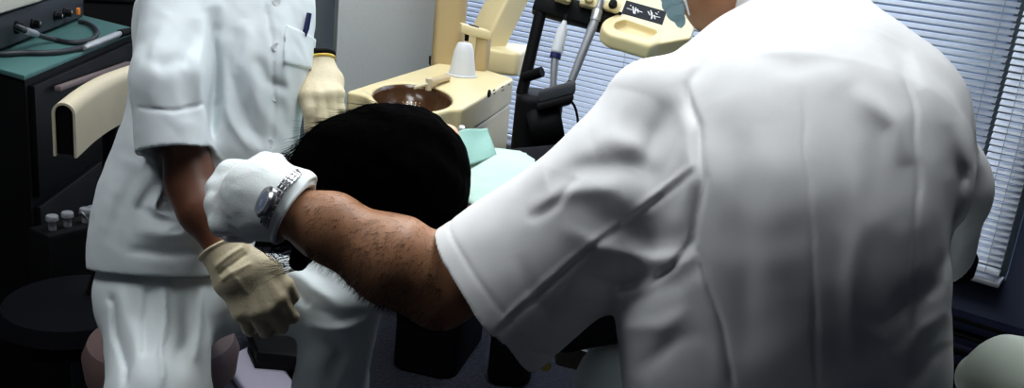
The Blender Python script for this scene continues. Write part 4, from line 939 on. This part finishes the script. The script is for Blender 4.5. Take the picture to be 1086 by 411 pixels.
def f_tr(P):
    fo = 1.7*folds(P, TROF)+wav(P, .10, 17)*.0025+wav(P, .045, 18)*.0008
    d = ell(P, NH, (.114, .115, .10)); d = smin(d, seg(P, at(167, 320, 1.57), k1, (.086, .085), (.075, .075), RX), .04)
    l = np.maximum(seg(P, k1, a1_, .072, .062), -plane(P, a1_, ZU)); d = smin(d, l, .03)
    d = smin(d, seg(P, at(215, 292, 1.62), k2, (.085, .085), (.070, .066)), .04)
    l = np.maximum(seg(P, k2, at(350, 411, 1.66), .068, .062), -plane(P, a2_, ZU)); d = smin(d, l, .02); d = smin(d, np.maximum(seg(P, at(350, 411, 1.66), a2_, .062, .058), -plane(P, a2_, ZU)), .02)
    return np.maximum(d, plane(P, at(170, 272, 1.6), UY))-fo
lo, hi = bounds([NH, k1, k2, a1_, a2_, NH-FW*.12], .15); sdf_obj('trousers', f_tr, lo, hi, .004, M['trouser'], nur)
shoe(a1_, (.6, -.3, 0), nur); shoe(a2_, (.7, -.5, 0), nur)
# her stool
sc = at(172, 345, 1.70); t = thing('assistant_stool', 'dusky brown stool under the seated assistant in the tunic', 'stool', sc*[1, 1, 0]); zz = sc[2]; s0 = sc*[1, 1, 0]
mb = MB(); mb.lathe([(0, zz-.10), (.11, zz-.10), (.13, zz-.09), (.135, zz-.05), (.125, zz-.025), (.09, zz-.01), (0, zz-.005)], s0, ZU, 40); mb.build('seat', M['dusky'], t)
mb = MB(); mb.lathe([(0, .06), (.03, .06), (.028, .30), (.02, .30), (.02, zz-.09), (0, zz-.09)], s0, ZU, 20); mb.build('column', M['dgrey'], t)
for k in range(5):
    a = k*2*math.pi/5+.9; d = A_([math.cos(a), math.sin(a), 0]); mb = MB(); mb.tube([s0+ZU*.09, s0+d*.14+ZU*.085, s0+d*.22+ZU*.065], [.022, .018, .013], 12); lg = mb.build('leg', M['black'], t)
    mb = MB(); s = np.cross(d, ZU); c = s0+d*.22+ZU*.027; mb.lathe([(0, -.012), (.022, -.012), (.027, -.008), (.027, .008), (.022, .012), (0, .012)], c, s, 24); mb.build('caster', M['blackg'], lg)

# ------------------------------------------------------------ the patient
HC = at(415, 186, 1.38)
pat = thing('person', 'patient with thick black hair lying back under a pale green drape, head toward the camera', 'person', HC*[1, 1, 0])
bd = unit(A_([.74, .67, -.10]))       # from head to feet
pu = unit(ZU-bd*np.dot(ZU, bd)); ps = np.cross(bd, pu)
def f_head(P):
    h = ell(P, HC, (.095, .075, .085), (bd, ps, pu)); h = smin(h, ell(P, HC+bd*.065+pu*.015, (.045, .05, .055), (bd, ps, pu)), .03)
    nose = at(476, 142, 1.41); h = smin(h, seg(P, nose-RX*.05-UY*.03, nose, .018, .0135), .014)
    h = smin(h, seg(P, at(462, 170, 1.40), at(474, 186, 1.38), .030, .026), .04)
    h = smin(h, seg(P, HC+bd*.08-pu*.02, HC+bd*.20-pu*.07, .045, .05), .03)   # neck
    return h
C0 = HC+bd*.26-pu*.06; C1 = HC+bd*.62-pu*.03; C2 = HC+bd*.85-pu*.06; K1 = HC+bd*1.25-pu*.02; A1_ = HC+bd*1.62-pu*.10
def f_pbody(P):
    d = f_head(P)
    d = smin(d, seg(P, C0, C1, (.15, .085), (.13, .085), ps), .05); d = smin(d, seg(P, C1, C2, (.13, .085), (.14, .09), ps), .05)
    for s in (-1, 1):
        d = smin(d, seg(P, C2+ps*.07*s, K1+ps*.08*s, .075, .058), .03); d = smin(d, seg(P, K1+ps*.08*s, A1_+ps*.08*s, .055, .04), .02); d = smin(d, seg(P, A1_+ps*.08*s, A1_+ps*.10*s+pu*.14+bd*.06, .036, .035), .02)
        d = smin(d, seg(P, C0+ps*.15*s, C0+ps*.20*s+bd*.26-pu*.02, .045, .038), .02); d = smin(d, seg(P, C0+ps*.20*s+bd*.26-pu*.02, C1+ps*.07*s+bd*.08+pu*.09, .036, .026), .02)
    return d
lo, hi = bounds([HC, C0, C1, C2, K1, A1_, HC-bd*.12], .28); sdf_obj('body', f_pbody, lo, hi, .005, M['pskin'], pat)
def f_phair(P):
    d = ell(P, at(402, 188, 1.34), (.110, .125, .098)); d = smin(d, ell(P, at(360, 188, 1.34), (.064, .09, .066)), .05); d = smin(d, ell(P, at(449, 193, 1.335), (.067, .09, .080)), .05)
    d = smin(d, ell(P, at(418, 156, 1.37), (.078, .09, .056)), .04)
    d = smin(d, seg(P, at(345, 225, 1.33), at(318, 275, 1.36), .05, .02), .04)
    d = d+.004-wav(P, .07, 51)*.004-wav(P, .02, 52)*.0015
    return d
lo, hi = bounds([at(330, 180, 1.33), at(500, 180, 1.33), at(400, 100, 1.35), at(400, 260, 1.33)], .14)
V, F = polygonise(f_phair, lo, hi, .004); ho = mesh_obj('hair', V, F, M['hair'], pat)
c_ = V.mean(0); pick = rng.choice(len(V), 2600); rt = V[pick]; outw = rt-c_; outw /= np.linalg.norm(outw, axis=1)[:, None]
strands('loose_hair', rt-outw*.002, [o_*.18+rng.normal(size=3)*.10+unit(-RX*.9-UY*.35-bd*.2-o_*np.dot(o_, -RX)*.6) for o_ in outw], .05, .00045, M['hair'], pat, .35, 4)
def tress(pts, n, sp, name='hair_strand'):
    V = []; F = []
    for i in range(n):
        o_ = rng.normal(size=3)*sp; mb2 = MB(); mb2.tube(smooth_path([A_(p)+o_*(1+.9*k/len(pts)) +rng.normal(size=3)*sp*.4 for k, p in enumerate(pts)], 5), .0005, 4); b = len(V); V += mb2.v; F += [[q+b for q in f] for f in mb2.f]
    return mesh_obj(name, V, F, M['hair'], pat)
tress([at(322, 235, 1.36), at(306, 250, 1.33), at(292, 258, 1.33), at(286, 264, 1.34), at(294, 272, 1.35), at(302, 268, 1.35)], 14, .004)
tress([at(330, 195, 1.36), at(316, 180, 1.36), at(306, 168, 1.37), at(300, 172, 1.38)], 16, .004)
tress([at(345, 240, 1.38), at(352, 262, 1.38), at(372, 285, 1.38), at(390, 300, 1.38)], 30, .007)
def f_pcl(P):
    q = P-HC.astype(np.float32); return np.maximum(f_pbody(P)-.007, .19-(q@bd.astype(np.float32)))
lo, hi = bounds([HC, C0, C1, C2, K1, A1_, HC-bd*.12], .29); sdf_obj('clothes', f_pcl, lo, hi, .006, M['dcloth'], pat)
# drape
n1, n2 = 90, 60; S_, U_ = np.meshgrid(np.linspace(.065, 1.0, n1), np.linspace(-.33, .28, n2), indexing='ij')
S_ = S_.ravel(); U_ = U_.ravel(); Pd = (S_[:, None]*bd+U_[:, None]*ps).astype(np.float32)
Hh = .030+.014*np.sin(S_*9+1)-.8*U_*U_-.05*np.clip((.20-S_)/.13, 0, 1)+wav(Pd, .14, 61)*.007+wav(Pd, .05, 62)*.002
V = HC+S_[:, None]*bd+U_[:, None]*ps+Hh[:, None]*pu
F = [[i*n2+j, (i+1)*n2+j, (i+1)*n2+j+1, i*n2+j+1] for i in range(n1-1) for j in range(n2-1)]
o = mesh_obj('drape', V, F, M['mint'], pat); s_ = o.modifiers.new('s', 'SOLIDIFY'); s_.thickness = .0012
# teal bib sheet standing up beside the face
def sheet(name, c4, m, parent, label=None, amp=.003, th=.0008):
    n = 14; V = []; F = []
    for i in range(n+1):
        for j in range(n+1):
            a, b = i/n, j/n; p = c4[0]*(1-a)*(1-b)+c4[1]*a*(1-b)+c4[2]*a*b+c4[3]*(1-a)*b; V.append(p+ZU*amp*math.sin(a*5+b*3)+FW*amp*math.sin(b*7))
    for i in range(n):
        for j in range(n): F.append([i*(n+1)+j, (i+1)*(n+1)+j, (i+1)*(n+1)+j+1, i*(n+1)+j+1])
    o = mesh_obj(name, V, F, m, parent); s = o.modifiers.new('s', 'SOLIDIFY'); s.thickness = th
    if label: o['label'] = label
    return o
o = sheet('paper_bib', [at(482, 141, 1.50), at(517, 134, 1.56), at(527, 168, 1.50), at(478, 176, 1.42)], M['mintd'], pat, 'darker teal square paper bib')
# ------------------------------------------------------------ the patient chair
t = thing('dental_chair', 'dark upholstered dental chair under the patient', 'dental chair', (HC+bd*.75)*[1, 1, 0])
def pad(name, c, sx, sy, sz, m=M['dark']):
    def fn(P):
        q = P-c.astype(np.float32); a = np.abs(q@bd.astype(np.float32))-sx/2+.03; b = np.abs(q@ps.astype(np.float32))-sy/2+.03; h = np.abs(q@pu.astype(np.float32))-sz/2+.03
        return np.sqrt(np.maximum(a, 0)**2+np.maximum(b, 0)**2+np.maximum(h, 0)**2)+np.minimum(np.maximum(np.maximum(a, b), h), 0)-.03
    r_ = (sx+sy)*.5; lo, hi = bounds([c+bd*sx/2+ps*sy/2, c+bd*sx/2-ps*sy/2, c-bd*sx/2+ps*sy/2, c-bd*sx/2-ps*sy/2], sz*.6+.03); sdf_obj(name, fn, lo, hi, .006, m, t)
mb = MB(); mb.box(at(606, 378, 1.95), RX+UY*-.25, FW, UY, .07, .04, .045, .006); lv = mb.build('lever_housing', M['shaded_beige'], t); mb = MB(); mb.lathe([(0, -.004), (.009, -.004), (.011, 0), (.009, .004), (0, .004)], at(579, 388, 1.93), -FW, 20); mb.build('knob', M['gold'], lv)
pad('headrest', HC-pu*.130+bd*.03, .18, .20, .06); pad('backrest', HC+bd*.52-pu*.19, .62, .42, .09); pad('seat', HC+bd*1.07-pu*.19, .46, .52, .10); pad('leg_rest', HC+bd*1.50-pu*.20, .40, .44, .09)
b0 = (HC+bd*.85)*[1, 1, 0]; hx = unit(bd*[1, 1, 0]); hy = np.cross(ZU, hx); zt = (HC+bd*.85-pu*.24)[2]
mb = MB(); mb.prism(rrect(.62, .34, .05), .0, .09, hx, hy, ZU, b0, 0, .02, 3); mb.build('base', M['dgrey'], t)
mb = MB(); mb.prism(rrect(.26, .24, .05), .085, zt+.01, hx, hy, ZU, b0, 0, .01, 3); mb.build('lift_column', M['black'], t)
# footplate glimpsed between the assistant's legs
t = thing('foot_pedal', 'lavender grey foot pedal plate on the blue carpet between the seated assistant\'s legs', 'foot pedal', atz(285, 395, 0))
pts = [atz(237, 391, .0), atz(262, 377, .0), atz(300, 398, .0), atz(318, 425, .0), atz(290, 440, .0), atz(262, 428, .0)]
mb = MB(); mb.prism(polyz(pts), .0, .035, (1, 0, 0), (0, 1, 0), ZU, (0, 0, 0), 0, .012, 3); mb.build('plate', M['lav'], t)
pts = [atz(258, 345, .05), atz(330, 352, .05), atz(332, 392, .05), atz(272, 385, .05)]
mb = MB(); mb.prism(polyz(pts), .034, .09, (1, 0, 0), (0, 1, 0), ZU, (0, 0, 0), 0, .012, 3); mb.prism(polyz([p*[1,1,0] for p in [atz(262, 384, .0), atz(300, 392, .0), atz(312, 405, .0), atz(270, 402, .0)]]), .03, .05, (1, 0, 0), (0, 1, 0), ZU, (0, 0, 0), 0, .004, 2); mb.build('treadle', M['black'], t)

# ============================================================ CAMERA, WORLD, LIGHT
cd = bpy.data.cameras.new('camera'); cam = bpy.data.objects.new('camera', cd); col.objects.link(cam)
cd.sensor_width = 36; cd.lens = FOC/1086*36; cd.clip_start = .02
mw = Matrix([[RX[0], UY[0], -FW[0], EO[0]], [RX[1], UY[1], -FW[1], EO[1]], [RX[2], UY[2], -FW[2], EO[2]], [0, 0, 0, 1]])
cam.matrix_world = mw; bpy.context.scene.camera = cam
w = bpy.data.worlds.new('world'); bpy.context.scene.world = w; w.use_nodes = True
nt = w.node_tree; bg = nt.nodes['Background']; sky = nt.nodes.new('ShaderNodeTexSky'); sky.sky_type = 'HOSEK_WILKIE'; sky.turbidity = 6; sky.sun_direction = (.2, -.6, .75)
mx = nt.nodes.new('ShaderNodeMix'); mx.data_type = 'RGBA'; mx.inputs[0].default_value = .75; nt.links.new(sky.outputs[0], mx.inputs[6]); mx.inputs[7].default_value = (.70, .80, 1, 1)
tcw = nt.nodes.new('ShaderNodeTexCoord'); sx = nt.nodes.new('ShaderNodeSeparateXYZ'); nt.links.new(tcw.outputs['Generated'], sx.inputs[0])
rp = nt.nodes.new('ShaderNodeMapRange'); rp.inputs[1].default_value = -.02; rp.inputs[2].default_value = .03; nt.links.new(sx.outputs[2], rp.inputs[0])
m2 = nt.nodes.new('ShaderNodeMix'); m2.data_type = 'RGBA'; m2.inputs[6].default_value = (.02, .03, .05, 1); nt.links.new(rp.outputs[0], m2.inputs[0]); nt.links.new(mx.outputs[2], m2.inputs[7]); nt.links.new(m2.outputs[2], bg.inputs[0]); bg.inputs[1].default_value = 5.0
sc_ = bpy.context.scene; sc_.view_settings.view_transform = 'Standard'; sc_.view_settings.look = 'None'; sc_.view_settings.gamma = 1; sc_.view_settings.exposure = 0
sc_.view_settings.use_curve_mapping = False
# dental operating lamp on its arm, out of frame above the patient
lh = at(640, -260, 1.75); tgt = at(470, 190, 1.4); ld = unit(tgt-lh)
t = thing('unseen_operating_lamp', 'unseen cream dental operating lamp, out of frame above the patient', 'lamp', lh)
mb = MB(); mb.lathe([(0, -.07), (.05, -.065), (.10, -.03), (.12, .02), (.12, .03), (.112, .03)], lh, ld, 36); mb.build('lamp_shade', M['cream'], t)
mb = MB(); mb.lathe([(.112, .024), (0, .024)], lh, ld, 36); mb.build('lens', emis('lamp_lens', (1, .98, .92), 3), t)
mb = MB(); top = a0+unit(a1-a0)*.60; mb.tube(smooth_path([top, top+ZU*.05+A_([.05, -.4, .0]), lh-ld*.07+ZU*.1, lh-ld*.06]), .016, 12); mb.build('arm', M['cream'], t)
L = bpy.data.lights.new('lamp_beam', 'SPOT'); L.energy = 9; L.spot_size = math.radians(38); L.spot_blend = .5; L.shadow_soft_size = .08; L.color = (1, .97, .9)
lo_ = bpy.data.objects.new('lamp_beam', L); lo_.location = Vector([float(c) for c in lh+ld*.04]); lo_.rotation_euler = Vector([float(c) for c in ld]).to_track_quat('-Z', 'Y').to_euler(); col.objects.link(lo_)
